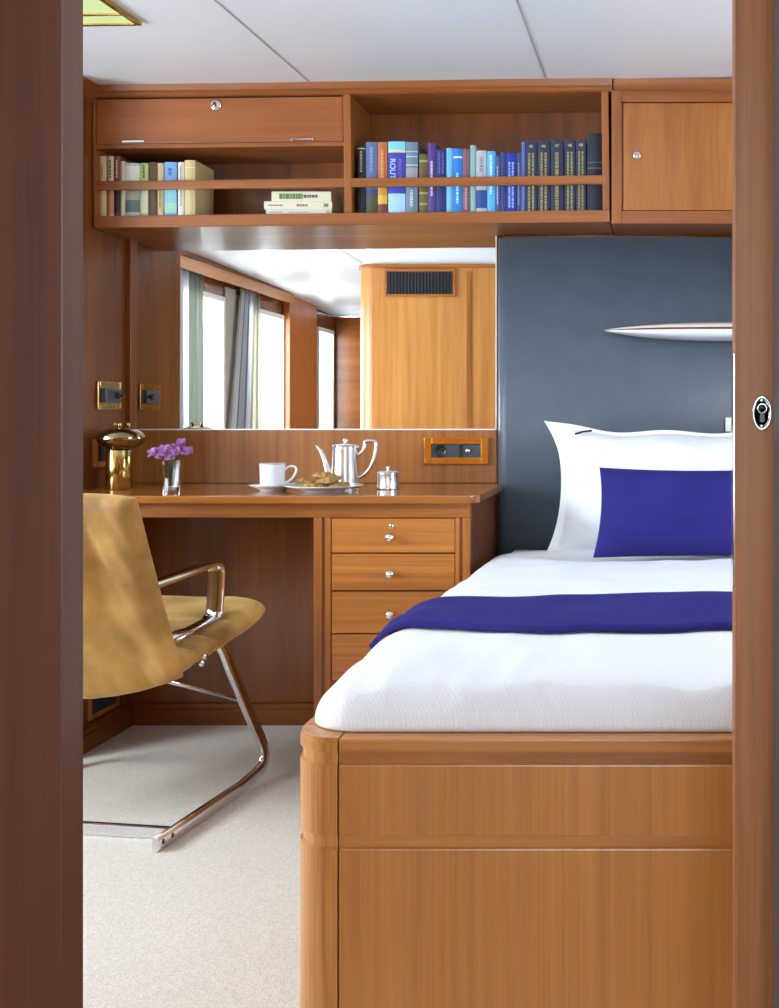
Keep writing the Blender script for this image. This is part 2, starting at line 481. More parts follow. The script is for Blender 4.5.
door = root('door_1', 'sliding wooden door leaf at the right edge with an oval keyhole plate', 'door', (0.45, 1.07, 0.0))
bm = bmesh.new(); add_box(bm, 0.0692, 0.165, 1.05, 1.090, 0.004, 1.865, 0.003); obj('stile', bm, wood('teak_door', srgb(98, 52, 14), srgb(152, 88, 32), 'z', rough=0.5, coat=0.0, across=60), door)
bm = bmesh.new(); add_box(bm, 0.165, 0.86, 1.055, 1.085, 0.004, 1.865, 0.002); obj('panel', bm, W_['z'], door)
bm = bmesh.new(); add_box(bm, 0.0680, 0.0696, 1.056, 1.084, 0.84, 1.055, 0.0006); obj('strike_plate', bm, M_STEEL, door, label='pale metal edge plate')
# oval escutcheon (centre 762,413)
cx = PX(762.3, 1.048); cz = PZ(413, 1.048)
rotY = Matrix.Rotation(R(90), 4, 'X')
bm = bmesh.new()
add_lathe(bm, [(0, 0.0), (0.72, 0.0), (0.80, 0.14), (0.90, 0.30), (1.0, 0.14), (1.0, -0.2)], (cx, 1.05, cz), 40,
          Matrix.Diagonal((0.0088, 1, 0.0163, 1)) @ rotY @ Matrix.Diagonal((1, 1, 0.0075, 1)))
esc = obj('escutcheon', bm, M_STEEL, door, label='dark chrome oval plate with a keyhole')
bm = bmesh.new()
add_lathe(bm, [(0, 0.0006), (0.0034, 0.0006), (0.0034, -0.0002)], (cx, 1.05 - 0.0006, cz + 0.0044), 20, rotY)
add_box(bm, cx - 0.0021, cx + 0.0021, 1.0488, 1.0496, cz - 0.0082, cz + 0.004)
obj('keyhole', bm, M_BLACK, esc)
for dz in (0.0118, -0.0118):
    bm = bmesh.new(); add_lathe(bm, [(0, 0.0012), (0.0014, 0.001), (0.002, 0.0)], (cx, 1.0495, cz + dz), 14, rotY)
    obj('screw', bm, M_CHROME, esc)
for dz in (0.0042,):
    bm = bmesh.new()
    add_lathe(bm, [(0.0036, 0), (0.0036, 0.0009), (0.0047, 0.0009), (0.0047, 0)], (cx, 1.0495, cz + dz), 20, rotY)
    obj('keyhole_ring', bm, M_CHROME, esc)

# baseboards
def baseboard(name, axis, a0, a1, wall, sgn):
    pr = [(0, 0), (0.016, 0), (0.016, 0.05), (0.012, 0.054), (0.012, 0.068), (0.006, 0.074), (0, 0.074)]
    bm = bmesh.new()
    pts = [(wall + sgn * p, z) for p, z in pr]
    if axis == 'x': add_prism(bm, pts, 'x', a0, a1)          # pts = (y,z)
    else: add_prism(bm, pts, 'y', a0, a1)                    # pts = (x,z)
    struct(name, WW[axis], bm)
baseboard('baseboard_left', 'y', 3.33, D, XL, 1)
baseboard('baseboard_back', 'x', XL + 0.016, -0.98, D, -1)

# little wooden cove where the left wall meets the ceiling
bm = bmesh.new(); add_prism(bm, [(XL, 1.93), (XL + 0.012, 1.945), (XL + 0.022, 1.962), (XL + 0.03, 1.978), (XL, 1.978)], 'y', 3.33, 3.46); struct('trim_12', WD['y'], bm)

# mirror and splashback on the back wall
box('splashback', wood('teak_splashback', srgb(128, 76, 30), srgb(172, 110, 54), 'z', across=70), (XL, -0.521, D - 0.010, D, 0.776, PZ(430.6, D - 0.01)), bev=0.001, label='plain wooden back panel between desk top and mirror', cat='panel')
mx0, mx1 = PX(133.4, D - 0.012), PX(496.6, D - 0.012); mz0, mz1 = PZ(430.2, D - 0.012), 1.572
bm = bmesh.new(); add_box(bm, mx0, mx1, D - 0.009, D - 0.0035, mz0, mz1)
mir = root('mirror', 'wide frameless wall mirror above the desk reflecting windows and curtains', 'mirror', ((mx0 + mx1) / 2, D - 0.001, mz0), (R(-0.21), 0, 0))
obj('glass', bm, M_MIRROR, mir)
bm = bmesh.new(); add_box(bm, mx0, mx1, D - 0.0125, D - 0.009, mz0, mz0 + 0.0045)
add_box(bm, mx1 - 0.004, mx1, D - 0.0125, D - 0.009, mz0, mz1)
obj('edge_trim', bm, M_BEVEL, mir)
bm = bmesh.new(); add_box(bm, XL + 0.0005, mx0 - 0.0005, D - 0.03, D - 0.002, mz0, 1.56, 0.001); struct('trim_13', WD['z'], bm)

# ------------------------------------------------------------------ wall bookcase (slightly out of level, like the deckhead)
YS = 3.45
TILT = 0.012
XC = PX(350, YS); ZC = 1.65
def SZ(py, px=350): return PZ(py + (px - 350) * TILT, YS)      # pixel row -> height before the tilt
def SX(px): return PX(px, YS)
bc = root('wall_bookcase', 'long teak wall shelf unit with a drop flap and two open book compartments', 'bookcase', (XC, D, ZC), (0, -TILT, 0))
wx, wz, wy = W_SHELF['x'], W_SHELF['z'], W_SHELF['y']
x0, x1 = XL + 0.004, SX(609.5)
zt, zb = SZ(82.5), SZ(225)
bm = bmesh.new()
add_box(bm, x0, x1, D - 0.012, D - 0.001, zb, SZ(90)); obj('back_panel', bm, wood('teak_shelf_back_shade', srgb(96, 48, 12), srgb(144, 80, 26), 'z', across=30), bc)  # shade inside the shelf is put into this darker wood colour
# cornice
bm = bmesh.new()
zc0, zc1 = SZ(94.5), zt
add_prism(bm, [(D - 0.002, zc0), (YS - 0.000, zc0), (YS - 0.006, zc0 + 0.004), (YS - 0.006, zc0 + 0.010), (YS - 0.013, zc0 + 0.016), (YS - 0.018, zc1), (D - 0.002, zc1)], 'x', x0, x1 + 0.012)
obj('cornice', bm, wx, bc)
bm = bmesh.new(); add_box(bm, x0, x1, YS, D - 0.002, SZ(225), SZ(212.8), 0.003); obj('bottom_board', bm, wx, bc)
bm = bmesh.new(); add_box(bm, x0, SX(96), YS, D - 0.012, SZ(212.8), zc0, 0.002); obj('end_panel', bm, wz, bc)
bm = bmesh.new(); add_box(bm, SX(602.5), x1, YS, D - 0.012, SZ(212.8), zc0, 0.002); obj('end_panel', bm, wz, bc)
bm = bmesh.new(); add_box(bm, SX(344.2), SX(351.6), YS, D - 0.012, SZ(212.8), zc0, 0.002); obj('divider', bm, wz, bc)
bm = bmesh.new(); add_box(bm, SX(96), SX(344.2), YS + 0.002, D - 0.012, SZ(145.6), SZ(141.4), 0.001); obj('shelf_board', bm, wx, bc)
# guard rails
for xa, xb in ((SX(96), SX(344.2)), (SX(351.6), SX(602.5))):
    bm = bmesh.new(); add_box(bm, xa - 0.001, xb + 0.001, YS + 0.001, YS + 0.013, SZ(187), SZ(178), 0.003); obj('guard_rail', bm, wx, bc)
# drop flap with lock and two slim chrome pulls
bm = bmesh.new(); add_box(bm, SX(96.5), SX(343.6), YS + 0.004, YS + 0.020, SZ(140.9), SZ(96.0), 0.0025)
flap = obj('flap', bm, wood('teak_flap', srgb(120, 62, 22), srgb(166, 96, 48), 'x', across=22, seed=9.0), bc)
bm = bmesh.new(); add_box(bm, SX(96), SX(344), YS + 0.012, YS + 0.022, SZ(96.0), zc0); obj('flap_gap', bm, M_DARKGAP, bc)
for px in (134, 303):
    bm = bmesh.new(); add_box(bm, SX(px - 11), SX(px + 11), YS - 0.002, YS + 0.006, SZ(139.8), SZ(137.8), 0.0015); obj('pull', bm, M_CHROME, flap, label='slim chrome pull')
bm = bmesh.new()
c = (SX(216.5), YS + 0.004, SZ(103.2))
add_lathe(bm, [(0, 0.010), (0.007, 0.010), (0.008, 0.007), (0.012, 0.006), (0.0165, 0.004), (0.0175, 0)], c, 28, rotY)
lk = obj('lock', bm, M_CHROME, flap, label='round chrome push lock')
bm = bmesh.new(); add_lathe(bm, [(0, 0.0125), (0.0045, 0.0125), (0.0055, 0.010), (0.0055, 0.008)], c, 20, rotY); obj('lock_cylinder', bm, M_BLACK, lk)

# ------------------------------------------------------------------ wall cupboard to the right of it
cb = root('wall_cupboard', 'teak wall cupboard with a plain door at the right end above the bed', 'cupboard', (SX(672), D, ZC))
xa, xb = SX(611.5), XR - 0.004
def UZ(py): return PZ(py, YS)
add = lambda nm, dims, m, par, bev=0.002: box(nm, m, dims, par, bev)
bm = bmesh.new()
add_box(bm, xa, xb, YS + 0.026, D - 0.002, UZ(223.5), UZ(90)); obj('carcass', bm, W_SHELF['x'], cb)
add('frame_stile', (xa, SX(622), YS + 0.002, YS + 0.028, UZ(223.5), UZ(90)), wz, cb)
add('frame_stile', (SX(790), SX(800), YS + 0.002, YS + 0.028, UZ(223.5), UZ(90)), wz, cb)
add('frame_rail', (SX(622), SX(790), YS + 0.003, YS + 0.028, UZ(101.5), UZ(90)), wx, cb)
add('frame_rail', (SX(622), SX(790), YS + 0.003, YS + 0.028, UZ(223.5), UZ(210.5)), wx, cb)
bm = bmesh.new(); add_box(bm, SX(623.2), SX(788.8), YS + 0.007, YS + 0.027, UZ(209.8), UZ(102.3), 0.002)
dr = obj('door', bm, wood('teak_cupboard_door', srgb(134, 76, 26), srgb(184, 114, 50), 'z', across=16, seed=6.0), cb)
bm = bmesh.new(); add_lathe(bm, [(0, 0.008), (0.009, 0.0075), (0.0115, 0.006), (0.0125, 0.003), (0.0145, 0.0)], (SX(636.8), YS + 0.007, UZ(155)), 24, rotY)
lk = obj('lock', bm, M_CHROME, dr, label='round chrome lock')
bm = bmesh.new(); add_box(bm, SX(636.8) - 0.001, SX(636.8) + 0.001, YS - 0.0016, YS + 0.0005, UZ(155) - 0.003, UZ(155) + 0.004); obj('key_slot', bm, M_BLACK, lk)
bm = bmesh.new()
z0, z1 = UZ(90), UZ(79.2)
add_prism(bm, [(D - 0.002, z0), (YS + 0.004, z0), (YS - 0.002, z0 + 0.006), (YS - 0.006, z0 + 0.014), (YS - 0.008, z1), (D - 0.002, z1)], 'x', xa + 0.006, xb); obj('cornice', bm, wx, cb)

# ------------------------------------------------------------------ books
def book_z(px): return SZ(212.8) + (SX(px) - XC) * TILT         # shelf surface under a book
def cover_mat(c, r=0.55):
    n = 'cloth_%d_%d_%d' % c
    return mat(n, srgb(*c), r)
M_PAGE = noise_mat('page_edges', srgb(214, 204, 180), srgb(232, 224, 204), 300, 0.9, vec=(1, 0.02, 0.02))
def spine_marks(bm, x0, x1, za, zb, y, n_lines=1, seed=0, only=0):
    """blurred dashes where the spine lettering is too small to read"""
    rn = random.Random(seed)
    w = x1 - x0
    for l in (only,):
        xm = x0 + w * (l + 1) / (n_lines + 1)
        z = zb
        while z > za:
            d = rn.uniform(0.003, 0.010)
            add_box(bm, xm - w * 0.13 / n_lines ** 0.5, xm + w * 0.13 / n_lines ** 0.5, y - 0.0006, y + 0.0004, max(za, z - d), z)
            z -= d + rn.uniform(0.0012, 0.003)
def make_book(px0, px1, top, col, label, ys, depth, bands=(), marks=None, group=None, texts=()):
    xa, xb = PX(px0, ys), PX(px1, ys)
    zb = book_z((px0 + px1) / 2) + 0.0004
    ztop = PZ(top, ys)
    w = xb - xa; h = ztop - zb; t = min(0.0022, w * 0.16)
    r = root('book', label, 'book', ((xa + xb) / 2, ys + depth / 2, zb), (0, 0, 0), group)
    m = cover_mat(col)
    bm = bmesh.new(); nseg = 6; bulge = min(0.004, w * 0.22)
    out = [(xa, ys + bulge)] + [(xa + w * (k + 0.5) / nseg, ys + bulge - bulge * math.sin(math.pi * (k + 0.5) / nseg)) for k in range(nseg)] + [(xb, ys + bulge)]
    outer = [(xa, ys + depth)] + out + [(xb, ys + depth)]
    inner = [(xb - t, ys + depth), (xb - t, ys + bulge + t), (xa + t, ys + bulge + t), (xa + t, ys + depth)]
    add_prism(bm, outer + inner, 'z', zb, ztop)
    cov = obj('cover', bm, m, r)
    box('pages', M_PAGE, (xa + t, xb - t, ys + bulge + t, ys + depth - 0.003, zb + 0.002, ztop - 0.003), r, 0)
    for py0, py1, c in bands:                       # printed bands wrap the rounded spine
        bm = bmesh.new()
        e = 0.0005
        o2 = [(x, y - e) for x, y in out]
        add_prism(bm, [(xa - e * 0.4, ys + bulge + 0.002)] + o2 + [(xb + e * 0.4, ys + bulge + 0.002)], 'z', PZ(py1, ys), PZ(py0, ys))
        obj('spine_band', bm, cover_mat(c), cov)
    if marks:
        za, zb2, nl, c, sd = marks
        for l in range(nl):
            bm = bmesh.new(); spine_marks(bm, xa, xb, PZ(zb2, ys), PZ(za, ys), ys - 0.0007, nl, sd + 50 * l, l); obj('spine_title', bm, cover_mat(c), cov)
    for txt, size, px, py, down, c, sh in texts:
        bm = text_bm(txt, size, face_y((PX(px, ys), ys - 0.0012, PZ(py, ys)), down), 0.0003, sh)
        obj('spine_lettering', bm, cover_mat(c), cov)
    return r

GL = 'pale hardbacks on the left shelf'
YBK = 3.472
LEFT = [
 (98, 106, 156, (196, 174, 128), 'tan hardback at the far left end of the left shelf', (), (165, 178, 1, (150, 120, 80), 1)),
 (107, 113.2, 156, (206, 186, 156), 'cream and salmon pink paperback, second from the left end of the shelf', ((188, 214, (190, 128, 100)),), (160, 178, 1, (90, 80, 110), 2)),
 (113.7, 119.8, 156, (116, 62, 52), 'maroon book with a black lower spine on the left shelf', ((190, 212, (44, 36, 36)),), (160, 178, 1, (210, 180, 150), 3)),
 (120.2, 124.4, 161, (206, 200, 178), 'thin cream book between the maroon book and the landscape jacket', (), None),
 (124.8, 139, 163, (196, 204, 192), 'wide book with a grey green landscape picture on its spine', ((166, 180, (226, 232, 220)), (189, 200, (168, 178, 150)), (200, 212, (96, 120, 120))), None),
 (139.6, 147.6, 163, (190, 204, 132), 'lime green and cream topped book on the left shelf', ((189, 213, (218, 220, 188)),), (165, 178, 1, (110, 130, 70), 4)),
 (148.6, 156.4, 162, (98, 78, 58), 'plain dark brown book among the pale ones on the left shelf', (), None),
 (157, 163, 163, (206, 190, 144), 'sand coloured slim book beside the sky blue one', (), (190, 208, 1, (150, 130, 90), 5)),
 (164, 176, 162, (122, 166, 218), 'sky blue and turquoise book on the left shelf', ((189, 203, (136, 196, 214)), (203, 213, (160, 208, 188))), (168, 176, 1, (60, 100, 160), 6)),
 (177.6, 183.6, 162, (226, 224, 216), 'slim white book on the left shelf next to the thick beige one', (), (166, 206, 1, (150, 150, 150), 7)),
 (184.2, 194.6, 160, (198, 180, 132), 'thick beige hardback at the right end of the standing row', ((167, 168, (226, 210, 150)),), None),
]
for a, b, tp, col, lab, bands, mk in LEFT:
    make_book(a, b, tp, col, lab, YBK, 0.15, bands, mk, GL)
# three paperbacks lying in a pile
z = book_z(300) + 0.0004
for k, (pa, pb, pt, pbm, col, lab, tcol) in enumerate([
    (266, 331.5, 209, 214, (214, 212, 204), 'white paperback lying flat at the bottom of the small pile', (150, 150, 150)),
    (264, 332, 200.8, 208.6, (216, 208, 186), 'cream paperback lying flat in the middle of the small pile', (130, 110, 100)),
    (271.5, 331, 190.8, 200.2, (214, 210, 188), 'cream paperback with a green title lying on top of the small pile', (90, 128, 60))]):
    ys = YBK + 0.004; th = (pbm - pt + 0.4) / F * ys
    xa, xb = PX(pa, ys), PX(pb, ys)
    r = root('book', lab, 'book', ((xa + xb) / 2, ys + 0.06, z), (0, 0, 0), 'paperbacks lying in a pile on the left shelf')
    t = 0.0015
    bm = bmesh.new()
    pr = [(ys + 0.125, z), (ys + 0.001, z), (ys, z + 0.001), (ys, z + th - 0.0012), (ys + 0.001, z + th - 0.0002), (ys + 0.125, z + th - 0.0002), (ys + 0.125, z + th - t), (ys + t, z + th - t), (ys + t, z + t), (ys + 0.125, z + t)]
    add_prism(bm, pr, 'x', xa, xb); cov = obj('cover', bm, cover_mat(col), r)
    box('pages', M_PAGE, (xa + 0.002, xb - 0.002, ys + t, ys + 0.122, z + t, z + th - t), r, 0)
    rn = random.Random(k + 20)
    spans = [((0.13, 0.5), 0.55), ((0.54, 0.76), 0.3)] if k == 2 else ([((0.06, 0.25), 0.16), ((0.48, 0.64), 0.28), ((0.88, 0.95), 0.4)] if k == 1 else [((0.05, 0.25), 0.18), ((0.35, 0.6), 0.14), ((0.92, 0.955), 0.5)])
    for si, ((sa, sb), hh) in enumerate(spans):
        x = xa + (xb - xa) * sa; bm = bmesh.new()
        while x < xa + (xb - xa) * sb:
            d = rn.uniform(0.003, 0.009)
            add_box(bm, x, x + d, ys - 0.0006, ys + 0.0006, z + th * (0.5 - hh / 2), z + th * (0.5 + hh / 2)); x += d + 0.0015
        obj('spine_title', bm, cover_mat(tcol if si == 0 or k != 2 else (90, 86, 80)), cov)
    z += th

GR = 'blue toned books on the right shelf'
W8 = (214, 222, 236); YG = (186, 178, 88)
NAVY = (34, 40, 72)
RIGHT = [
 (357, 365, 146, (28, 28, 32), 'black book with a pale lettered spine at the left end of the right shelf', ((148, 149, (190, 190, 190)),), (151, 172, 1, (150, 150, 140), 11), ()),
 (365.6, 377, 142, (92, 108, 156), 'dusty blue book with a dark olive foot on the right shelf', ((189, 197, (60, 66, 110)), (197, 213, (70, 74, 52))), (147, 172, 1, (130, 148, 190), 12), ()),
 (377.6, 387, 142, (186, 108, 58), 'orange and yellow spined book on the right shelf', ((187, 195, (196, 140, 50)), (195, 204, (212, 170, 60)), (204, 213, (112, 54, 40))), (150, 178, 1, (216, 160, 110), 13), ()),
 (388, 405, 141, (52, 62, 176), 'wide bright blue book lettered ROUTES with a pale blue foot', ((141.5, 150, (120, 206, 222)), (150, 152.4, (214, 214, 130)), (193.5, 213, (160, 204, 236))), None,
  (('ROUTES', 0.023, 392.6, 172.5, True, (205, 220, 240), 0), ('World Cruising', 0.0135, 400, 172.5, True, (180, 120, 160), 0.2))),
 (405.6, 417.4, 142, (104, 128, 150), 'grey blue jacketed book with a small portrait on its spine', ((151, 152, (170, 190, 200)), (156, 157, (180, 200, 210)), (164.5, 165.5, (190, 200, 205)), (168, 178, (150, 150, 152))), (190, 207, 1, (180, 196, 206), 14), ()),
 (419, 427.4, 154, (96, 84, 42), 'short olive patterned book on the right shelf', ((160, 162, (160, 150, 90)), (170, 176, (110, 70, 48)), (192, 194, (160, 150, 90)), (203, 205, (160, 150, 90))), None, ()),
 (427.8, 435.4, 143, (78, 52, 128), 'purple book on the right shelf', (), (161, 196, 1, (200, 180, 214), 15), ()),
 (436, 446, 149.5, (32, 38, 108), 'dark blue book with a faint title beside the purple one', (), (153, 174, 2, (84, 96, 168), 16), ()),
 (446.2, 452.4, 148, (104, 180, 224), 'pale cyan slim book on the right shelf', (), (176, 208, 1, (130, 200, 236), 17), ()),
 (452.8, 462, 148.5, (28, 122, 204), 'bright azure book with a white band near its top', ((156.3, 158, (214, 226, 236)),), (173, 204, 1, (170, 214, 240), 18), ()),
 (462.4, 469.6, 149, (126, 82, 100), 'mauve book on the right shelf', (), (188, 210, 1, (190, 150, 160), 19), ()),
 (470.2, 475.4, 145, (128, 176, 172), 'thin mint green book on the right shelf', (), None, ()),
 (476, 486.4, 150.5, (176, 180, 190), 'book with a grey white top and deep blue lower spine', ((190, 208, (38, 66, 140)), (208, 213, (180, 184, 190))), (157, 172, 1, (130, 134, 146), 21), ()),
 (487, 495, 151, (78, 172, 232), 'clear sky blue book with a white title', (), (155, 194, 1, (206, 230, 244), 22), ()),
 (495.4, 499.6, 156, (66, 82, 142), 'short thin navy blue book left of the plain indigo one', (), (166, 205, 1, (160, 172, 206), 23), ()),
 (500.2, 505.6, 152, (48, 56, 116), 'plain indigo blue book on the right shelf', (), None, ()),
 (506.2, 516, 153, (18, 44, 160), 'glossy royal blue book with two white lines of lettering', (), (162, 208, 2, (150, 176, 226), 24), ()),
 (516.6, 521, 153, (50, 68, 108), 'thin slate blue book left of the numbered volumes', (), (163, 205, 1, (120, 140, 160), 25), ()),
 (521.4, 525, 142, (84, 100, 176), 'very thin tall lavender blue book beside volume 45', (), None, ()),
]
for a, b, tp, col, lab, bands, mk, tx in RIGHT:
    make_book(a, b, tp, col, lab, YBK, 0.16, bands, mk, GR, tx)
for k, (a, b, tp) in enumerate([(525.4, 536.8, 141), (537.6, 549.6, 141), (550.6, 563.2, 140), (564.4, 575.2, 140), (576, 585.8, 140)]):
    num = str(45 + k)
    make_book(a, b, tp, NAVY, 'navy bound volume numbered %s in gilt on its spine' % num, YBK, 0.17, (), (153 - k * 0.4, 211, 1 if k == 2 else 2, (150, 140, 84), 30 + k), 'numbered navy volumes on the right shelf',
              ((num, 0.013, (a + b) / 2, 146.5 - k * 0.3, False, (206, 196, 120), 0),))
make_book(587.2, 602, 133, (30, 38, 52), 'tall blue black binder at the right end of the right shelf', YBK, 0.19, ((162, 162.8, (110, 118, 130)), (167.6, 168.4, (110, 118, 130))), None, GR)

# ------------------------------------------------------------------ desk
ZD = 0.775
YD = 3.152
desk = root('desk', 'built-in teak desk with kneehole and a bank of drawers on the right', 'desk', (-1.1, 3.4, 0))
dx0 = XL + 0.003
# top: rounded right front corner
rc = 0.045
pts = [(dx0, D - 0.012), (dx0, YD - 0.028)] + arc(-0.492 - rc, YD - 0.028 + rc, rc, -90, 0, 8) + [(-0.492, D - 0.055), (-0.522, D - 0.055), (-0.522, D - 0.012)]
bm = bmesh.new(); add_prism(bm, pts, 'z', ZD - 0.0215, ZD, 0.004)
obj('worktop', bm, wood('teak_worktop', srgb(130, 74, 28), srgb(182, 114, 56), 'x', rough=0.16, coat=0.6, across=34), desk)
zA = ZD - 0.0215
DX = lambda px: PX(px, YD)
DZ = lambda py: PZ(py, YD)
# face frame
bm = bmesh.new(); add_box(bm, dx0, DX(470), YD + 0.002, YD + 0.024, DZ(517.6), zA, 0.0015); obj('apron', bm, W_['x'], desk)
for a, b in ((313.5, 321.8), (324.8, 330.6)):
    bm = bmesh.new(); add_box(bm, DX(a), DX(b), YD, YD + 0.026, 0.0, DZ(517.8), 0.002); obj('stile', bm, W_['z'], desk)
for a, b in ((455.2, 459.6), (462.8, 470.2)):
    bm = bmesh.new(); add_box(bm, DX(a), DX(b), YD, YD + 0.026, 0.0, DZ(517.8), 0.002); obj('stile', bm, W_['z'], desk)
for a, b in ((321.8, 324.8), (459.6, 462.8)):
    bm = bmesh.new(); add_box(bm, DX(a), DX(b), YD + 0.004, YD + 0.022, 0, DZ(517.8)); obj('stile_groove', bm, WD['z'], desk)
bm = bmesh.new(); add_box(bm, DX(313.5), DX(313.5) + 0.02, YD + 0.026, D - 0.012, 0, zA); obj('side_panel', bm, W_['z'], desk)
bm = bmesh.new(); add_box(bm, DX(470.2) - 0.02, DX(470.2), YD + 0.026, D - 0.012, 0, zA, 0.001); obj('side_panel', bm, WD['z'], desk)
bm = bmesh.new(); add_box(bm, DX(331), DX(455), YD + 0.022, YD + 0.030, 0.05, DZ(518)); obj('drawer_gap', bm, M_DARKGAP, desk)
bm = bmesh.new(); add_box(bm, DX(330.6), DX(455.2), YD + 0.004, YD + 0.024, 0, DZ(681.5), 0.001); obj('plinth', bm, W_['x'], desk)
MDRAW = wood('teak_drawer', srgb(140, 80, 26), srgb(198, 128, 56), 'x', across=85, seed=3.3)
for k, (ya, yb, kn) in enumerate([(518.6, 552.6, 537), (554, 590.4, 573.5), (591.8, 633.2, 614), (634.6, 680.4, 657)]):
    bm = bmesh.new(); add_box(bm, DX(331.6), DX(454.6), YD + 0.001, YD + 0.021, DZ(yb), DZ(ya), 0.0015)
    d = obj('drawer', bm, MDRAW, desk)
    bm = bmesh.new()
    add_lathe(bm, [(0.007, 0), (0.007, 0.002), (0.0045, 0.004), (0.0045, 0.009)] + [(0.0135 * math.sin(math.pi * q / 12), 0.0205 - 0.0122 * math.cos(math.pi * q / 12)) for q in range(2, 12)] + [(0, 0.0327)], (DX(391.5), YD + 0.0015, DZ(kn)), 28, rotY)
    obj('knob', bm, M_CHROME, d, label='round chrome knob')
    if k == 0:
        bm = bmesh.new(); add_lathe(bm, [(0, 0.003), (0.0055, 0.003), (0.0072, 0.0018), (0.0078, 0)], (DX(391.5), YD + 0.0012, DZ(526.2)), 22, rotY)
        l = obj('lock', bm, M_STEEL, d, label='small round lock'); 
        bm = bmesh.new(); add_box(bm, DX(391.5) - 0.0012, DX(391.5) + 0.0012, YD - 0.0026, YD - 0.0014, DZ(526.2) - 0.004, DZ(526.2) + 0.003); obj('keyhole', bm, M_BLACK, l)
# back of the kneehole
bm = bmesh.new(); add_box(bm, dx0, DX(313.5), D - 0.011, D - 0.001, 0.074, 0.70); obj('back_panel', bm, WW['z'], desk)

# ------------------------------------------------------------------ headboard
def hb_prof():
    r = 0.035
    return [(XR - 0.004, D - 0.002), (-0.514, D - 0.002)] + arc(-0.514 + r, D - 0.05 + r, r, 180, 270, 8) + [(XR - 0.004, D - 0.05)]
bm = bmesh.new(); add_prism(bm, hb_prof(), 'z', 0.30, 1.556)
hb = obj('headboard', bm, M_HEAD, None, label='padded blue-grey headboard panel covering the wall behind the bed', cat='headboard')
for p in hb.data.polygons: p.use_smooth = abs(p.normal.z) < 0.5

# small white switch on the headboard by the pillow
sw = root('light_switch', 'small white light switch on the blue-grey headboard just above the pillow', 'switch', (PX(738, 3.645), 3.65, PZ(432, 3.645)))
xw0, xw1 = PX(725.5, 3.645), PX(752, 3.645)
box('plate', mat('white_plastic', (0.85, 0.85, 0.82, 1), 0.35), (xw0, xw1, 3.641, 3.65, PZ(431.5, 3.645), PZ(417.5, 3.645)), sw, 0.0015)
box('rocker', mat('white_plastic', (0.85, 0.85, 0.82, 1), 0.35), (xw0 + 0.012, xw1 - 0.03, 3.638, 3.642, PZ(429, 3.645), PZ(420, 3.645)), sw, 0.001)

# pointed slim ornament on the headboard
orn = root('wall_ornament', 'slim pointed white surfboard-shaped ornament with a red-brown stripe on the headboard', 'ornament', (0.22, 3.65, PZ(331, 3.6)))
def board(za_fn, zb_fn, depth_fn, n=48, crown=0):
    bm = bmesh.new(); rings = []
    for i in range(n + 1):
        s = i / n
        x = xo0 + (xo1 - xo0) * s
        za, zb_, d = za_fn(s), zb_fn(s), depth_fn(s)
        ring = [bm.verts.new((x, 3.6485, za))]
        for k in range(9):
            a = math.pi * k / 8
            u = 0.5 - 0.5 * math.cos(a)                    # 0 at the lower edge, 1 at the upper
            f_ = 1 - 0.75 * (u if crown > 0 else (1 - u)) ** 5 if crown else 1.0
            ring.append(bm.verts.new((x, 3.6485 - d * f_, za + (zb_ - za) * u)))
        ring.append(bm.verts.new((x, 3.6485, zb_)))
        rings.append(ring)
    for a, b in zip(rings, rings[1:]):
        m = len(a)
        for k in range(m):
            j = (k + 1) % m
            bm.faces.new([a[k], a[j], b[j], b[k]]).smooth = True
    bm.faces.new(rings[0]); bm.faces.new(rings[-1])
    bmesh.ops.recalc_face_normals(bm, faces=bm.faces[:])
    return bm
xo0, xo1 = PX(602.5, 3.60), PX(602.5, 3.60) + 0.82
env = lambda s: max(0.0, 1 - abs(2 * s - 1) ** 2.4) ** 0.9
zmid = PZ(329.6, 3.6)
dep = lambda s: 0.004 + 0.085 * env(s) ** 0.7
obj('hull', board(lambda s: zmid - 0.001 - 0.033 * env(s), lambda s: zmid - 0.001, dep, crown=-1), mat('white_gelcoat', (0.80, 0.80, 0.86, 1), 0.25), orn)
obj('stripe', board(lambda s: zmid - 0.001, lambda s: zmid + 0.001 + 0.0045 * env(s), lambda s: dep(s) + 0.001), mat('red_brown_stripe', srgb(96, 52, 40), 0.3), orn, label='red-brown stripe')
obj('deck', board(lambda s: zmid + 0.001 + 0.0045 * env(s), lambda s: zmid + 0.0015 + 0.023 * env(s), lambda s: dep(s) * 0.985, crown=1), mat('cream_deck', srgb(222, 208, 196), 0.3), orn, label='cream upper half')

# ------------------------------------------------------------------ bed
YFB = 1.52
FX = lambda px: PX(px, YFB)
FZ = lambda py: PZ(py, YFB)
XB0, XB1, RB = -0.4917, 0.93, 0.068
bed = root('bed', 'teak bed with a rounded corner post and panelled footboard', 'bed', ((XB0 + XB1) / 2, 2.55, 0))
ZT = FZ(739.0)
def foot_outline(off, end=XB1):
    return arc(XB0 + RB, YFB + RB, RB - off, 180, 270, 12)
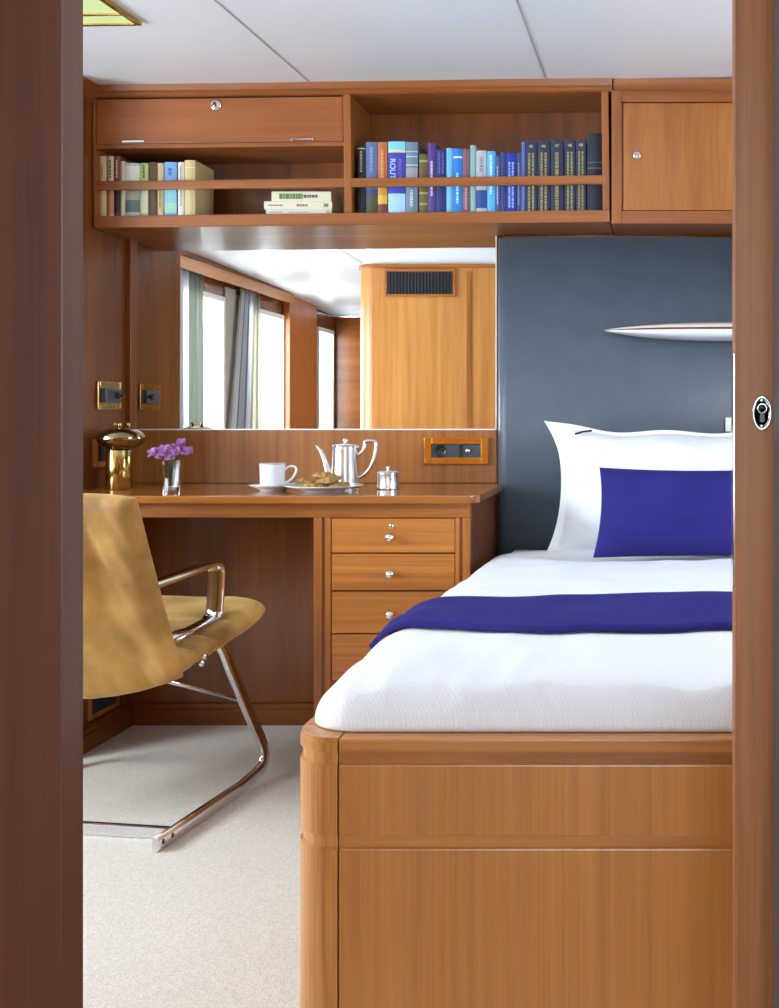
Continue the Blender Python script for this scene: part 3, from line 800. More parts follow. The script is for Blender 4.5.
# corner post: quarter-round, with the recessed bands running round it
xs = FX(338.0)
def post(z0, z1, off, top=False):
    bm = bmesh.new()
    o = arc(XB0 + RB, YFB + RB, RB - off, 180, 270, 14)
    inn = [(xs - 0.001, YFB + 0.035), (XB0 + 0.035, YFB + RB)]
    pts = o[:-1] + [(xs - 0.001, YFB + off)] + inn
    add_prism(bm, pts, 'z', z0, z1)
    return bm
segs = []
for a, b in ((0, FZ(848.5)), (FZ(836.5), FZ(764.5))):
    segs += [(a, b - 0.003, 0.0), (b - 0.003, b - 0.0015, 0.0009), (b - 0.0015, b, 0.0022)]
segs += [(FZ(848.5), FZ(836.5), 0.0035), (FZ(764.5), FZ(753), 0.0035), (FZ(753), ZT - 0.006, 0.0)]
bm = bmesh.new()
for a, b, off in segs:
    t = post(a, b, off); merge(bm, t)
for a, b, off in ((ZT - 0.006, ZT - 0.002, 0.0015), (ZT - 0.002, ZT, 0.004)):
    t = post(a, b, off); merge(bm, t)
obj('corner_post', bm, WP, bed)
# footboard panels
parts = [('lower_panel', 0.0, FZ(848.5), 0.0, WF['z']), ('inlay_band', FZ(848.5), FZ(836.5), 0.0035, WF['x']), ('upper_panel', FZ(836.5), FZ(764.5), 0.0, WF['z']), ('inlay_band', FZ(764.5), FZ(753), 0.0035, W_['x']), ('top_rail', FZ(753), ZT, 0.0, WF['x'])]
for nm, a, b, off, m in parts:
    bm = bmesh.new(); add_box(bm, xs + 0.0006, XB1, YFB + off, YFB + 0.034, a, b, 0.003 if off == 0 else 0); obj(nm, bm, m, bed)
# side board and inner platform
bm = bmesh.new(); add_box(bm, XB0, XB0 + 0.03, YFB + RB, 3.30, 0, ZT, 0.004); obj('side_board', bm, WF['y'], bed)
bm = bmesh.new(); add_box(bm, XB0 + 0.031, XB1, YFB + 0.036, D - 0.055, 0.10, 0.5675, 0.01); obj('mattress', bm, M_PILLOW, bed, label='white mattress')

# duvet ------------------------------------------------------------
X0D, X1D, Y0D, Y1D = XB0 + 0.009, 0.922, YFB + 0.030, 3.30
ZBD = 0.5710
RCD = 0.075
def wr(x, y, s, o=0.0): return noise.noise(Vector((x * s + o, y * s - o, o * 0.37)))
def duvet_h(x, y):
    dx, dy = max(0, x - X0D), max(0, y - Y0D)
    wx_, wy_ = 0.075 + 0.07 * max(0, y - 1.7) / 1.5, 0.20
    fx = math.sqrt(max(0, 1 - (1 - min(dx / wx_, 1)) ** 2)); fy = math.sqrt(max(0, 1 - (1 - min(dy / wy_, 1)) ** 2))
    H = 0.073 - 0.046 * max(0, (y - 2.2) / 1.4) + 0.006 * math.exp(-((x - 0.3) / 0.5) ** 2)
    z = ZBD + H * fx * (0.45 * min(1, dy / 0.025) ** 0.5 + 0.55 * fy if dy < wy_ else 1) * math.sqrt(max(0, 1 - (1 - min((Y1D - y) / 0.028, 1)) ** 2))
    k = min(1, dx / 0.03) * min(1, dy / 0.03) * min(1, (Y1D - y) / 0.05) * min(1, (X1D - x) / 0.03)
    wv = 0.007 * wr(x, y, 3.2, 1.3) + 0.004 * wr(x * 1.6, y, 8, 4.1)
    # soft pleats running up from the foot end and the left edge
    ft = math.exp(-((dy - 0.05) / 0.13) ** 2)
    wv += ft * (0.011 * wr(x * 2.2 + y * 0.6, y * 0.5, 5, 9.2) + 0.006 * wr(x * 5.5 - y, y * 0.6, 5, 3.2))
    lf = math.exp(-(dx / 0.12) ** 2)
    wv += lf * 0.009 * wr(x * 0.6, y * 3.0, 4, 2.2)
    hd = math.exp(-((y - 2.75) / 0.25) ** 2)
    wv += hd * 0.006 * wr(x * 2.2, y * 3.2, 3.0, 6.6)
    return z + wv * k
def corner_warp(x, y):
    cxx, cyy = X0D + RCD, Y0D + RCD
    if x < cxx and y < cyy:
        p, q = (cxx - x) / RCD, (cyy - y) / RCD
        return cxx - RCD * p * math.sqrt(1 - q * q / 2), cyy - RCD * q * math.sqrt(1 - p * p / 2)
    return x, y
def grade(a, b, n, k):
    return [a + (b - a) * ((i / n) ** k) for i in range(n + 1)]
gx = grade(X0D, X0D + 0.12, 26, 1.9)[:-1] + [X0D + 0.12 + (X1D - X0D - 0.12) * i / 110 for i in range(111)]
gy = grade(Y0D, Y0D + 0.22, 34, 1.8)[:-1] + [Y0D + 0.22 + (Y1D - Y0D - 0.22) * i / 130 for i in range(131)]
bm = bmesh.new(); V = {}
for i, x in enumerate(gx):
    for j, y in enumerate(gy):
        X, Y = corner_warp(x, y)
        dy_ = y - Y0D
        Y -= 0.016 * math.exp(-((dy_ - 0.05) / 0.07) ** 2) * min(1, dy_ / 0.02) * (wr(x * 4.5, y * 0.4, 5, 2.7) * 0.7 + 0.5 * wr(x * 11 + y, y * 0.5, 4, 6.7)) * min(1, (x - X0D) / 0.08)
        V[i, j] = bm.verts.new((X, Y, duvet_h(x, y)))
for i in range(len(gx) - 1):
    for j in range(len(gy) - 1):
        bm.faces.new([V[i, j], V[i + 1, j], V[i + 1, j + 1], V[i, j + 1]]).smooth = True
nxg, nyg = len(gx), len(gy)
rim = [V[0, j] for j in range(nyg - 1, 0, -1)] + [V[i, 0] for i in range(nxg - 1)] + [V[nxg - 1, j] for j in range(nyg - 1)] + [V[i, nyg - 1] for i in range(nxg - 1, 0, -1)]
bm.faces.new(rim[::-1])
bmesh.ops.recalc_face_normals(bm, faces=bm.faces[:])
duvet = obj('duvet', bm, M_DUVET, None, label='white textured duvet tucked into the bed frame', cat='duvet')

# blue runner laid across it
bm = bmesh.new(); V = {}
NX, NY = 120, 16
for i in range(NX + 1):
    s = i / NX; x = X0D + 0.012 + (X1D - X0D - 0.02) * (s ** 1.35)
    for j in range(NY + 1):
        t = j / NY
        e = min(1, (x - X0D) / 0.2)
        e2 = min(1, max(0, (x - X0D) / 0.42)); e2 = e2 * e2 * (3 - 2 * e2)
        y = 1.835 + 0.055 * (1 - e2) + 0.006 * wr(x, 0, 3, 5) * e + (0.345 - 0.115 * (1 - e2) + 0.006 * wr(x, 1, 2, 7)) * t
        h = duvet_h(x, y) + 0.0035 + 0.004 * math.sin(math.pi * t) ** 0.5 + 0.002 * wr(x * 0.6, y * 3, 7, 3.1)
        V[i, j] = bm.verts.new((x, y, h))
for i in range(NX):
    for j in range(NY):
        bm.faces.new([V[i, j], V[i + 1, j], V[i + 1, j + 1], V[i, j + 1]]).smooth = True
rn_ = obj('bed_runner', bm, M_BLUE, None, label='folded royal blue runner laid across the white duvet', cat='runner')
md = rn_.modifiers.new('thickness', 'SOLIDIFY'); md.thickness = 0.008; md.offset = 1

# pillows ------------------------------------------------------------
def pillow_white():
    w, h = 0.98, 0.419
    base = Vector((-0.332, 3.392, 0.577)); tilt = R(18)
    up = Vector((0, math.sin(tilt), math.cos(tilt))); nr = Vector((0, -math.cos(tilt), math.sin(tilt)))
    def pos(s, t):
        ed = (2 * t - 1)
        pull = 0.044 * (1 - abs(ed) ** 2.2) * math.exp(-s / 0.12) - 0.050 * (1 - abs(ed) ** 2.2) * math.exp(-(1 - s) / 0.12)
        top = -0.036 * (1 - math.exp(-s / 0.10)) * (t ** 3) * (1 - math.exp(-(1 - s) / 0.1)) + 0.006 * math.sin(s * 21) * t ** 4
        flare = -0.014 * max(0, (t - 0.75) / 0.25) ** 1.5 * math.exp(-s / 0.06)
        x = s * w + pull + flare - 0.006
        return base + Vector((x, 0, 0)) + up * (t * h + top) + nr * 0.012 * wr(s * 3, t * 2, 2.0, 3.0)
    def nor(s, t): return nr
    def half(s, t):
        u, v = 2 * s - 1, 2 * t - 1
        body = max(0, 1 - abs(u * 1.07) ** 3.5) ** 0.6 * max(0, 1 - abs(v * 1.10) ** 3.0) ** 0.6
        return 0.004 + 0.085 * body + body * (0.016 * wr(s * 2.2, t * 1.1, 3, 8.0) + 0.010 * wr(s * 5 + t * 3, t * 2.5, 3, 4.4))
    bm = bmesh.new(); add_inflated(bm, 70, 40, pos, nor, half)
    p = obj('pillow', bm, M_PILLOW, None, label='large white pillow with a flat border leaning on the headboard', cat='pillow')
    a, b = Vector(P(575, 434, 3.455)), Vector(P(592, 430.6, 3.455))
    bm = bmesh.new(); add_sweep(bm, [a, a.lerp(b, 0.5) + Vector((0, 0, 0.002)), b], rect(0.004, 0.006), up=(0, 1, 0)); obj('embroidery', bm, mat('dark_thread', srgb(30, 40, 60), 0.8), p, label='short dark stitched line')
pillow_white()
def pillow_blue():
    w, h = 0.52, 0.243
    base = Vector((PX(593, 2.90), 2.90, 0.636)); tilt = R(24)
    up = Vector((0.045, math.sin(tilt), math.cos(tilt))); nr = Vector((0, -math.cos(tilt), math.sin(tilt)))
    def pos(s, t):
        u, v = 2 * s - 1, 2 * t - 1
        x = s * w + 0.012 * (1 - v * v) * (1 if s < 0.5 else -1) * math.exp(-min(s, 1 - s) / 0.1)
        z = t * h - 0.012 * (1 - u * u) * (t ** 3) + 0.006 * (1 - u * u) * (1 - t) ** 3
        return base + Vector((x, 0, 0)) + up * z
    def half(s, t):
        u, v = 2 * s - 1, 2 * t - 1
        body = max(0, 1 - abs(u) ** 3) ** 0.62 * max(0, 1 - abs(v) ** 2.6) ** 0.62
        lines = math.exp(-((t - 0.25) / 0.2) ** 2)
        return 0.002 + 0.068 * body + body * lines * 0.007 * wr(s * 6 + t * 3, t * 2, 2.6, 2.0) + 0.003 * body * wr(s * 6, t * 4, 2.5, 5.0)
    bm = bmesh.new(); add_inflated(bm, 60, 36, pos, lambda s, t: nr, half)
    obj('cushion', bm, M_BLUE, None, label='rectangular royal blue cushion in front of the white pillow', cat='cushion')
pillow_blue()

# ------------------------------------------------------------------ chair (local frame: a right, b forward)
TH = R(9)
ch = root('chair', 'gold velvet chair with chrome cantilever frame pulled up to the desk', 'chair', (-1.387, 2.762, 0), (0, 0, -TH))
WX = 0.10                       # the left half is this much wider than the traced right half
def back_pos(s, t):
    a = (2 * s - 1)
    half_w = 0.268 - 0.014 * t - 0.004 * math.sin(math.pi * t)
    zb_ = 0.320 + 0.058 * abs(a) ** 2.2
    ztp = 0.817 - 0.006 * abs(a) ** 6
    z = zb_ + (ztp - zb_) * t
    b = 0.012 - 0.185 * ((z - 0.33) / 0.49) + 0.022 * (1 - a * a) * -0.6
    b += (0.022 * wr(a * 2.0, t * 0.9, 2.0, 3.7) + 0.010 * wr(a * 4 + t * 2, t * 1.2, 2.4, 8.1)) * (1 - abs(a) ** 6)
    b += 0.014 * wr(a * 5, 0.3, 2.0, 1.1) * max(0, 1 - t / 0.3) * (1 - abs(a) ** 6)
    # soft vertical crease in the loose cover
    b += 0.012 * math.exp(-((a - 0.62 - 0.10 * (0.6 - t)) / 0.06) ** 2) * math.exp(-((t - 0.72) / 0.22) ** 2)
    return Vector((a * (half_w + WX / 2) - WX / 2, b, z))
def back_half(s, t):
    u, v = 2 * s - 1, 2 * t - 1
    return 0.003 + 0.030 * max(0, 1 - abs(u) ** 10) ** 0.5 * max(0, 1 - abs(v) ** 14) ** 0.5
bm = bmesh.new(); add_inflated(bm, 64, 56, back_pos, lambda s, t: (0, -0.94, -0.34), back_half)
obj('backrest', bm, M_VELVET, ch, local=True)
def seat_pos(s, t):
    a = 2 * s - 1
    hw = 0.248 - 0.022 * max(0, (t - 0.72) / 0.28) ** 2.5
    b = 0.005 + 0.463 * t
    z = 0.391 + 0.077 * t ** 1.1 - 0.010 * max(0, (t - 0.85) / 0.15) ** 2 - 0.012 * (1 - a * a) * math.sin(math.pi * t)
    return Vector((a * (hw + WX / 2) - WX / 2, b, z))
def seat_half(s, t):
    u, v = 2 * s - 1, 2 * t - 1
    base = (0.028 + 0.010 * t) * max(0, 1 - abs(u) ** 10) ** 0.5 * max(0, 1 - abs(v) ** 12) ** 0.5
    seam = sum(math.exp(-((t - c) / 0.018) ** 2) for c in (0.2, 0.38, 0.62))
    return 0.003 + base * (1 - 0.38 * seam) + 0.003 * wr(s * 3, t * 3, 3, 1.0) * base / 0.03
bm = bmesh.new(); add_inflated(bm, 48, 64, seat_pos, lambda s, t: (0, -0.15, 1), seat_half)
obj('seat', bm, M_VELVET, ch, local=True)
# under-seat steel pan
bm = bmesh.new()
add_sweep(bm, [(-0.27, 0.24, 0.408), (0.20, 0.24, 0.408)], rect(0.10, 0.012, 0.002), up=(0, 1, 0.16)); obj('seat_bracket', bm, M_STEEL, ch, local=True)
def leg(sg):
    pts = [(0.205, 0.165, 0.398), (0.212, 0.235, 0.412), (0.216, 0.262, 0.392), (0.219, 0.300, 0.325), (0.224, 0.372, 0.205), (0.232, 0.424, 0.115), (0.236, 0.440, 0.075), (0.238, 0.436, 0.048), (0.241, 0.410, 0.030), (0.247, 0.300, 0.0185), (0.254, 0.10, 0.0182), (0.261, -0.105, 0.018)]
    pts = [(x if sg > 0 else -x - WX, y, z) for x, y, z in pts]
    path = smooth_path(pts[:10], 6)[:-1] + [Vector(p) for p in pts[9:]]
    bm = bmesh.new(); add_sweep(bm, path, rect(0.015, 0.034, 0.003), up=(1, 0, 0))
    l = obj('leg', bm, M_CHROME, ch, local=True)
    for b in (-0.085, -0.045):
        bm = bmesh.new(); add_lathe(bm, [(0, 0.0018), (0.0052, 0.0016), (0.0066, 0)], ((0.2675 + (0 if b < -0.06 else -0.0012)) if sg > 0 else -0.2665 - WX, b, 0.0185), 16, Matrix.Rotation(R(90 * sg), 4, 'Y'))
        obj('bolt', bm, mat('dark_bolt', (0.12, 0.12, 0.13, 1), 0.25, 1.0), l, local=True)
leg(1); leg(-1)
bm = bmesh.new(); add_box(bm, -0.32, 0.25, -0.032, -0.018, 0.001, 0.030, 0.003); obj('floor_bar', bm, M_CHROME, ch, local=True)
bm = bmesh.new(); add_sweep(bm, [(0.222, 0.352, 0.232), (0.04, 0.085, 0.370)], circ(0.0055, 12)); obj('brace_rod', bm, M_CHROME, ch, local=True)
bm = bmesh.new(); add_sweep(bm, [(-0.292, 0.352, 0.232), (-0.11, 0.085, 0.370)], circ(0.0055, 12)); obj('brace_rod', bm, M_CHROME, ch, local=True)
def arm(sg):
    xa_ = 0.178 if sg > 0 else -0.178 - WX
    def q(pts): return [Vector((xa_, b, z)) for b, z in pts]
    ctrl = [(-0.085, 0.575), (-0.02, 0.586), (0.26, 0.606)]
    path = q(ctrl)
    path += [Vector((xa_, b, z)) for b, z in arc(0.275, 0.581, 0.025, 90, 0, 6)]
    path += q([(0.292, 0.50)])
    path += [Vector((xa_, b, z)) for b, z in arc(0.262, 0.488, 0.027, 0, -80, 6)]
    path += q([(0.16, 0.453), (0.08, 0.443)])
    bm = bmesh.new(); add_sweep(bm, path, rect(0.048, 0.009, 0.002), up=(1, 0, 0)); ar = obj('armrest', bm, M_CHROME, ch, local=True)
    bm = bmesh.new(); add_sweep(bm, [Vector((xa_, 0.002, 0.586)), Vector((xa_, 0.012, 0.575)), Vector((xa_, 0.0, 0.52)), Vector((xa_, -0.02, 0.50))], circ(0.006, 10)); obj('arm_bracket', bm, M_CHROME, ar, local=True)
arm(1); arm(-1)
bm = bmesh.new()
for zz in (0.398, 0.384):
    add_lathe(bm, [(0, 0.010), (0.006, 0.009), (0.009, 0.004), (0.009, 0)], (0.243, 0.125 - (0.398 - zz) * 0.8, zz), 16, Matrix.Rotation(R(90), 4, 'Y'))
obj('pivot_bolt', bm, M_CHROME, ch, local=True)

# ------------------------------------------------------------------ things on the desk
YT = ZD + 0.0003
# brass lamp
def px_r(w, Y): return w / F * Y / 2
Yl = 3.407
lx = PX(119, Yl)
lamp = root('table_lamp', 'brass mushroom table lamp on the desk beside the left wall', 'lamp', (lx, Yl, YT))
zs = PZ(449.5, Yl)
bm = bmesh.new(); add_lathe(bm, [(0, YT), (0.035, YT), (0.0365, YT + 0.002), (0.0365, zs - 0.002), (0.035, zs), (0, zs)], (lx, Yl, 0), 48); obj('stem', bm, M_BRASS, lamp)
hx = PX(121, Yl)
zc = PZ(438.5, Yl)
bm = bmesh.new()
pr = []
for k in range(21):
    a = -math.pi / 2 + math.pi * k / 20
    rr = 0.066 * math.copysign(abs(math.cos(a)) ** 0.8, math.cos(a)); pr.append((max(rr, 0), zc + 0.0335 * math.sin(a)))
pr[0] = (0, pr[0][1]); pr[-1] = (0, pr[-1][1])
add_lathe(bm, pr, (hx, Yl, 0), 48); obj('lamp_shade', bm, M_BRASSDK, lamp, label='flattened globe of darker brass')
for k, (dx, dy) in enumerate(((-0.018, 0.0), (0.004, -0.016), (0.018, 0.008))):
    bm = bmesh.new(); z0 = zc + 0.0305
    add_lathe(bm, [(0, z0 - 0.004), (0.0045, z0 - 0.004), (0.0045, z0 + 0.006), (0.0062, z0 + 0.008), (0.0062, z0 + 0.013), (0.004, z0 + 0.0155), (0, z0 + 0.016)], (hx + dx, Yl + dy, 0), 16); obj('finial', bm, M_BRASS, lamp)

# vase with flowers
Yv = 3.32; vx = PX(171.5, Yv)
vase = root('vase', 'small cut glass vase on the desk between lamp and teacup', 'vase', (vx, Yv, YT))
vh = 0.086; n = 12
bm = bmesh.new()
add_lathe(bm, [(0, YT), (0.0215, YT), (0.0225, YT + 0.003), (0.0255, YT + vh), (0.0235, YT + vh), (0.0200, YT + 0.012), (0, YT + 0.010)], (vx, Yv, 0), n)
for f in bm.faces: f.smooth = False
obj('glass', bm, M_CUT, vase)
fl = root('flowers', 'bunch of purple orchid-like flowers in the small glass vase', 'flowers', (vx, Yv, YT + 0.012))
M_PET = noise_mat('purple_petal', srgb(234, 160, 240), srgb(250, 216, 252), 60, 0.6)
M_STEM = mat('green_stem', srgb(60, 82, 40), 0.6)
rn = random.Random(3)
heads = [(-0.042, -0.005, 0.104), (-0.026, 0.012, 0.110), (-0.012, -0.012, 0.106), (0.004, 0.004, 0.116), (0.016, -0.010, 0.106), (0.030, 0.006, 0.112), (0.034, -0.006, 0.128), (-0.006, 0.014, 0.098), (0.010, -0.016, 0.094), (0.046, 0.0, 0.106), (-0.020, -0.014, 0.095)]
for k, (hx_, hy_, hz_) in enumerate(heads):
    c = Vector((vx + hx_, Yv + hy_, YT + hz_))
    bm = bmesh.new()
    st = Vector((vx + hx_ * 0.15, Yv + hy_ * 0.3, YT + 0.014)); mid = Vector((vx + hx_ * 0.35, Yv + hy_ * 0.6, YT + 0.084))
    add_sweep(bm, smooth_path([st, mid, c], 5), circ(0.0013, 6)); obj('stem', bm, M_STEM, fl)
    bm = bmesh.new()
    axis = Vector((hx_ * 9 + rn.uniform(-.3, .3), -0.6 + hy_ * 12, 0.6)).normalized()
    q = axis.to_track_quat('Z', 'Y').to_matrix().to_4x4()
    for p in range(9):
        t = bmesh.new(); L = rn.uniform(0.018, 0.026); wd = L * 0.42
        rows = []
        for i in range(6):
            s = i / 5; ww = wd * math.sin(math.pi * (0.12 + 0.84 * s)) ** 0.8
            yy = L * s; zz = 0.012 * s * (1.6 - s)
            rows.append([t.verts.new((-ww, yy, zz + 0.003)), t.verts.new((0, yy, zz)), t.verts.new((ww, yy, zz + 0.003))])
        for a_, b_ in zip(rows, rows[1:]):
            for i in range(2): t.faces.new([a_[i], a_[i + 1], b_[i + 1], b_[i]]).smooth = True
        bmesh.ops.solidify(t, geom=t.faces[:], thickness=0.0006)
        M = Matrix.Translation(c) @ q @ Matrix.Rotation(p * 2 * math.pi / 9 + rn.uniform(-.2, .2), 4, 'Z') @ Matrix.Rotation(R(rn.uniform(10, 60)), 4, 'X')
        merge(bm, t, M)
    obj('blossom', bm, M_PET, fl)

# cup and saucer
Yc = 3.33; cxp = PX(273, Yc)
sc = obj('saucer', (lambda b: (add_lathe(b, [(0, YT), (0.036, YT), (0.037, YT + 0.003), (0.050, YT + 0.009), (0.066, YT + 0.0165), (0.0672, YT + 0.0180), (0.065, YT + 0.0185), (0.048, YT + 0.0115), (0.034, YT + 0.0075), (0, YT + 0.007)], (cxp, Yc, 0), 48), b)[1])(bmesh.new()), M_PORC, None, label='white porcelain saucer under the teacup on the desk', cat='saucer')
cup = root('teacup', 'straight-sided white teacup standing on its saucer', 'cup', (PX(272.5, Yc), Yc, YT + 0.0078))
zc0 = YT + 0.0078; cux = PX(272.5, Yc); ctop = PZ(463.2, Yc)
bm = bmesh.new(); add_lathe(bm, [(0, zc0), (0.024, zc0), (0.030, zc0 + 0.004), (0.0345, zc0 + 0.013), (0.0362, ctop - 0.002), (0.0362, ctop), (0.0345, ctop), (0.0325, zc0 + 0.014), (0.020, zc0 + 0.005), (0, zc0 + 0.005)], (cux, Yc, 0), 48)
obj('cup_body', bm, M_PORC, cup)
bm = bmesh.new(); add_lathe(bm, [(0.0363, ctop - 0.0025), (0.0368, ctop - 0.0022), (0.0368, ctop - 0.0008), (0.0345, ctop - 0.0002)], (cux, Yc, 0), 48); obj('rim_line', bm, mat('grey_rim', srgb(150, 156, 166), 0.3), cup, label='thin grey rim')
h_ = [P(284, 470, Yc), P(289, 466.5, Yc), P(294.5, 466.8, Yc), P(296.3, 470.5, Yc), P(293, 477, Yc), P(288.5, 481.2, Yc), P(284, 482.5, Yc)]
bm = bmesh.new(); add_sweep(bm, smooth_path(h_, 6), circ(0.0022, 10, 0.0034)); obj('handle', bm, M_PORC, cup)
bm = bmesh.new()
a, b = P(284.5, 482.6, Yc - 0.045), P(297, 483.0, Yc - 0.03)
za_ = YT + 0.0215
sp = smooth_path([Vector((cxp + 0.030, Yc - 0.040, za_ - 0.002)), Vector((cxp + 0.050, Yc - 0.036, za_)), Vector((cxp + 0.085, Yc - 0.030, za_ + 0.004))], 6)
add_sweep(bm, sp, lambda t: circ(0.0035 if t > 0.35 else 0.0035 + 0.009 * math.sin(math.pi * (0.15 + t / 0.35 * 0.85)), 10, 0.0012), up=(0.1, 1, 0))
obj('teaspoon', bm, M_SILVER, None, label='small silver teaspoon resting on the saucer rim', cat='spoon')

# plate with biscuits
Yp = 3.30; ppx = PX(324.5, Yp)
bm = bmesh.new(); add_lathe(bm, [(0, YT), (0.056, YT), (0.058, YT + 0.004), (0.078, YT + 0.009), (0.109, YT + 0.0165), (0.1105, YT + 0.0185), (0.108, YT + 0.019), (0.078, YT + 0.0125), (0.058, YT + 0.008), (0, YT + 0.007)], (ppx, Yp, 0), 64)
obj('plate', bm, M_PORC, None, label='white plate of biscuits in front of the silver pot', cat='plate')
M_BISC = noise_mat('biscuit', srgb(126, 82, 34), srgb(206, 168, 100), 90, 0.9, bump=0.9, bscale=160, detail=5)
labs = [('biscuit lying flat at the front of the plate, under the others', (-0.018, -0.042, 0.0135), 0, 0, 0.034),
        ('biscuit leaning at the left side of the plate', (-0.046, 0.004, 0.0205), 16, -12, 0.034),
        ('biscuit lying flat at the right side of the plate', (0.040, -0.012, 0.0155), -4, 0, 0.033),
        ('biscuit resting on top of the right-hand biscuits', (0.018, -0.018, 0.031), -9, 8, 0.036),
        ('topmost biscuit of the heap at the back of the plate', (-0.008, 0.030, 0.0405), 5, 4, 0.034)]
for k, (lab, (dx, dy, dz), ry, rx, rad) in enumerate(labs):
    bm = bmesh.new()
    bmesh.ops.create_icosphere(bm, subdivisions=4, radius=1)
    for v in bm.verts:
        d = v.co.copy()
        v.co = Vector((d.x * rad, d.y * rad, d.z * 0.0088)) + d * 0.004 * noise.noise(d * 3.5 + Vector((k * 7, 0, 0))) + Vector((0, 0, 0.0030 * noise.noise(d * 8 + Vector((k, 3, 1)))))
    M = Matrix.Translation((ppx + dx, Yp + dy, YT + dz + 0.003)) @ Matrix.Rotation(R(ry), 4, 'Y') @ Matrix.Rotation(R(rx), 4, 'X')
    bmesh.ops.transform(bm, matrix=M, verts=bm.verts)
    obj('biscuit', bm, M_BISC, None, label=lab, cat='biscuit', group='biscuits on the white plate', smooth=True)

# silver pot
Yk = 3.50; kx = PX(345.3, Yk)
pot = root('coffee_pot', 'silver coffee pot with a curved spout behind the biscuit plate', 'pot', (kx, Yk, YT))
k0 = YT; kt = PZ(446, Yk); rb_ = 14.2 / F * Yk; rt = 12.2 / F * Yk
bm = bmesh.new(); add_lathe(bm, [(0, k0), (rb_ - 0.001, k0), (rb_ + 0.0015, k0 + 0.003), (rb_, k0 + 0.007), (rb_ - 0.001, k0 + 0.03), (rt + 0.001, kt - 0.008), (rt + 0.0015, kt - 0.003), (rt, kt), (0, kt)], (kx, Yk, 0), 48); obj('pot_body', bm, M_SILVER, pot)
bm = bmesh.new(); add_lathe(bm, [(rt + 0.002, kt), (rt + 0.002, kt + 0.002), (rt - 0.006, kt + 0.0045), (0.010, kt + 0.006), (0.005, kt + 0.008), (0.004, kt + 0.011), (0.0075, kt + 0.014), (0.0085, kt + 0.018), (0.006, kt + 0.022), (0, kt + 0.0232)], (kx, Yk, 0), 40); lid = obj('lid', bm, M_SILVER, pot)
bm = bmesh.new(); hp = P(357.5, 447, Yk); add_lathe(bm, [(0, -0.006), (0.005, -0.006), (0.005, 0.006), (0, 0.006)], hp, 14, Matrix.Rotation(R(90), 4, 'X')); obj('hinge', bm, M_SILVER, lid)
sp = [P(334, 478, Yk), P(329, 473, Yk), P(325.5, 463, Yk), P(321.5, 452, Yk), P(318.5, 448, Yk), P(316.0, 445.4, Yk)]
bm = bmesh.new(); add_sweep(bm, smooth_path(sp, 6), lambda t: circ(0.0155 - 0.0112 * min(1, t * 1.15) ** 0.75, 16, 0.016 - 0.0125 * min(1, t * 1.15) ** 0.75)); obj('spout', bm, M_SILVER, pot)
hd = [P(357.5, 455, Yk), P(361.5, 452.5, Yk), P(364.6, 447, Yk), P(365, 442.4, Yk), P(368.5, 440.8, Yk), P(374, 441.2, Yk), P(376.0, 445, Yk), P(375, 455, Yk), P(371, 466, Yk), P(366, 473, Yk), P(361.5, 476.5, Yk), P(358.2, 478, Yk)]
bm = bmesh.new(); add_sweep(bm, smooth_path(hd, 5), lambda t: circ(0.0062 - 0.001 * t, 12)); obj('handle', bm, M_SILVER, pot)
# sugar pot
Yg = 3.40; gx_ = PX(388, Yg)
sg_ = root('sugar_pot', 'small lidded silver sugar pot to the right of the coffee pot', 'pot', (gx_, Yg, YT))
gt = PZ(472.5, Yg); gr = 11.0 / F * Yg
bm = bmesh.new(); add_lathe(bm, [(0, YT), (gr, YT), (gr + 0.001, YT + 0.002), (gr - 0.0005, YT + 0.005), (gr - 0.002, gt - 0.003), (gr - 0.001, gt), (0, gt)], (gx_, Yg, 0), 40); obj('pot_body', bm, M_SILVER, sg_)
bm = bmesh.new(); add_lathe(bm, [(gr, gt), (gr, gt + 0.0015), (gr - 0.008, gt + 0.004), (0.006, gt + 0.0055), (0.003, gt + 0.007), (0.003, gt + 0.009), (0.006, gt + 0.012), (0.0065, gt + 0.015), (0.004, gt + 0.0185), (0, gt + 0.019)], (gx_, Yg, 0), 32); obj('lid', bm, M_SILVER, sg_)

# ------------------------------------------------------------------ sockets and vents
# gold framed double socket on the splashback
Yo = D - 0.010
so = root('wall_socket', 'gold framed slate grey double socket on the back panel above the desk', 'socket', (PX(457, Yo), Yo, PZ(464, Yo)))
def frame_y(x0, x1, z0, z1, t, y0, y1, tb=None):
    tb = t if tb is None else tb
    bm = bmesh.new()
    add_box(bm, x0, x0 + t, y0, y1, z0, z1, 0.0015); add_box(bm, x1 - t, x1, y0, y1, z0, z1, 0.0015)
    add_box(bm, x0 + t, x1 - t, y0 + 0.001, y1, z1 - tb, z1, 0.0015); add_box(bm, x0 + t, x1 - t, y0 + 0.001, y1, z0, z0 + tb, 0.0015)
    return bm
ox0, ox1, oz0, oz1 = PX(424.8, Yo), PX(489, Yo), PZ(464, Yo), PZ(437.5, Yo)
obj('frame', frame_y(ox0, ox1, oz0, oz1, 0.024, Yo - 0.014, Yo, 0.021), M_GOLD, so)
bm = bmesh.new(); add_box(bm, ox0 + 0.023, ox1 - 0.023, Yo - 0.007, Yo, oz0 + 0.02, oz1 - 0.02, 0.001); pl_ = obj('plate', bm, M_GREYPL, so)
czs = (oz0 + oz1) / 2
bm = bmesh.new(); add_lathe(bm, [(0.0205, -0.001), (0.0205, 0.0015), (0.0175, 0.0015), (0.016, 0.0), (0, 0.0)], (PX(441, Yo), Yo - 0.0072, czs), 30, rotY); obj('outlet', bm, M_BLACK, pl_)
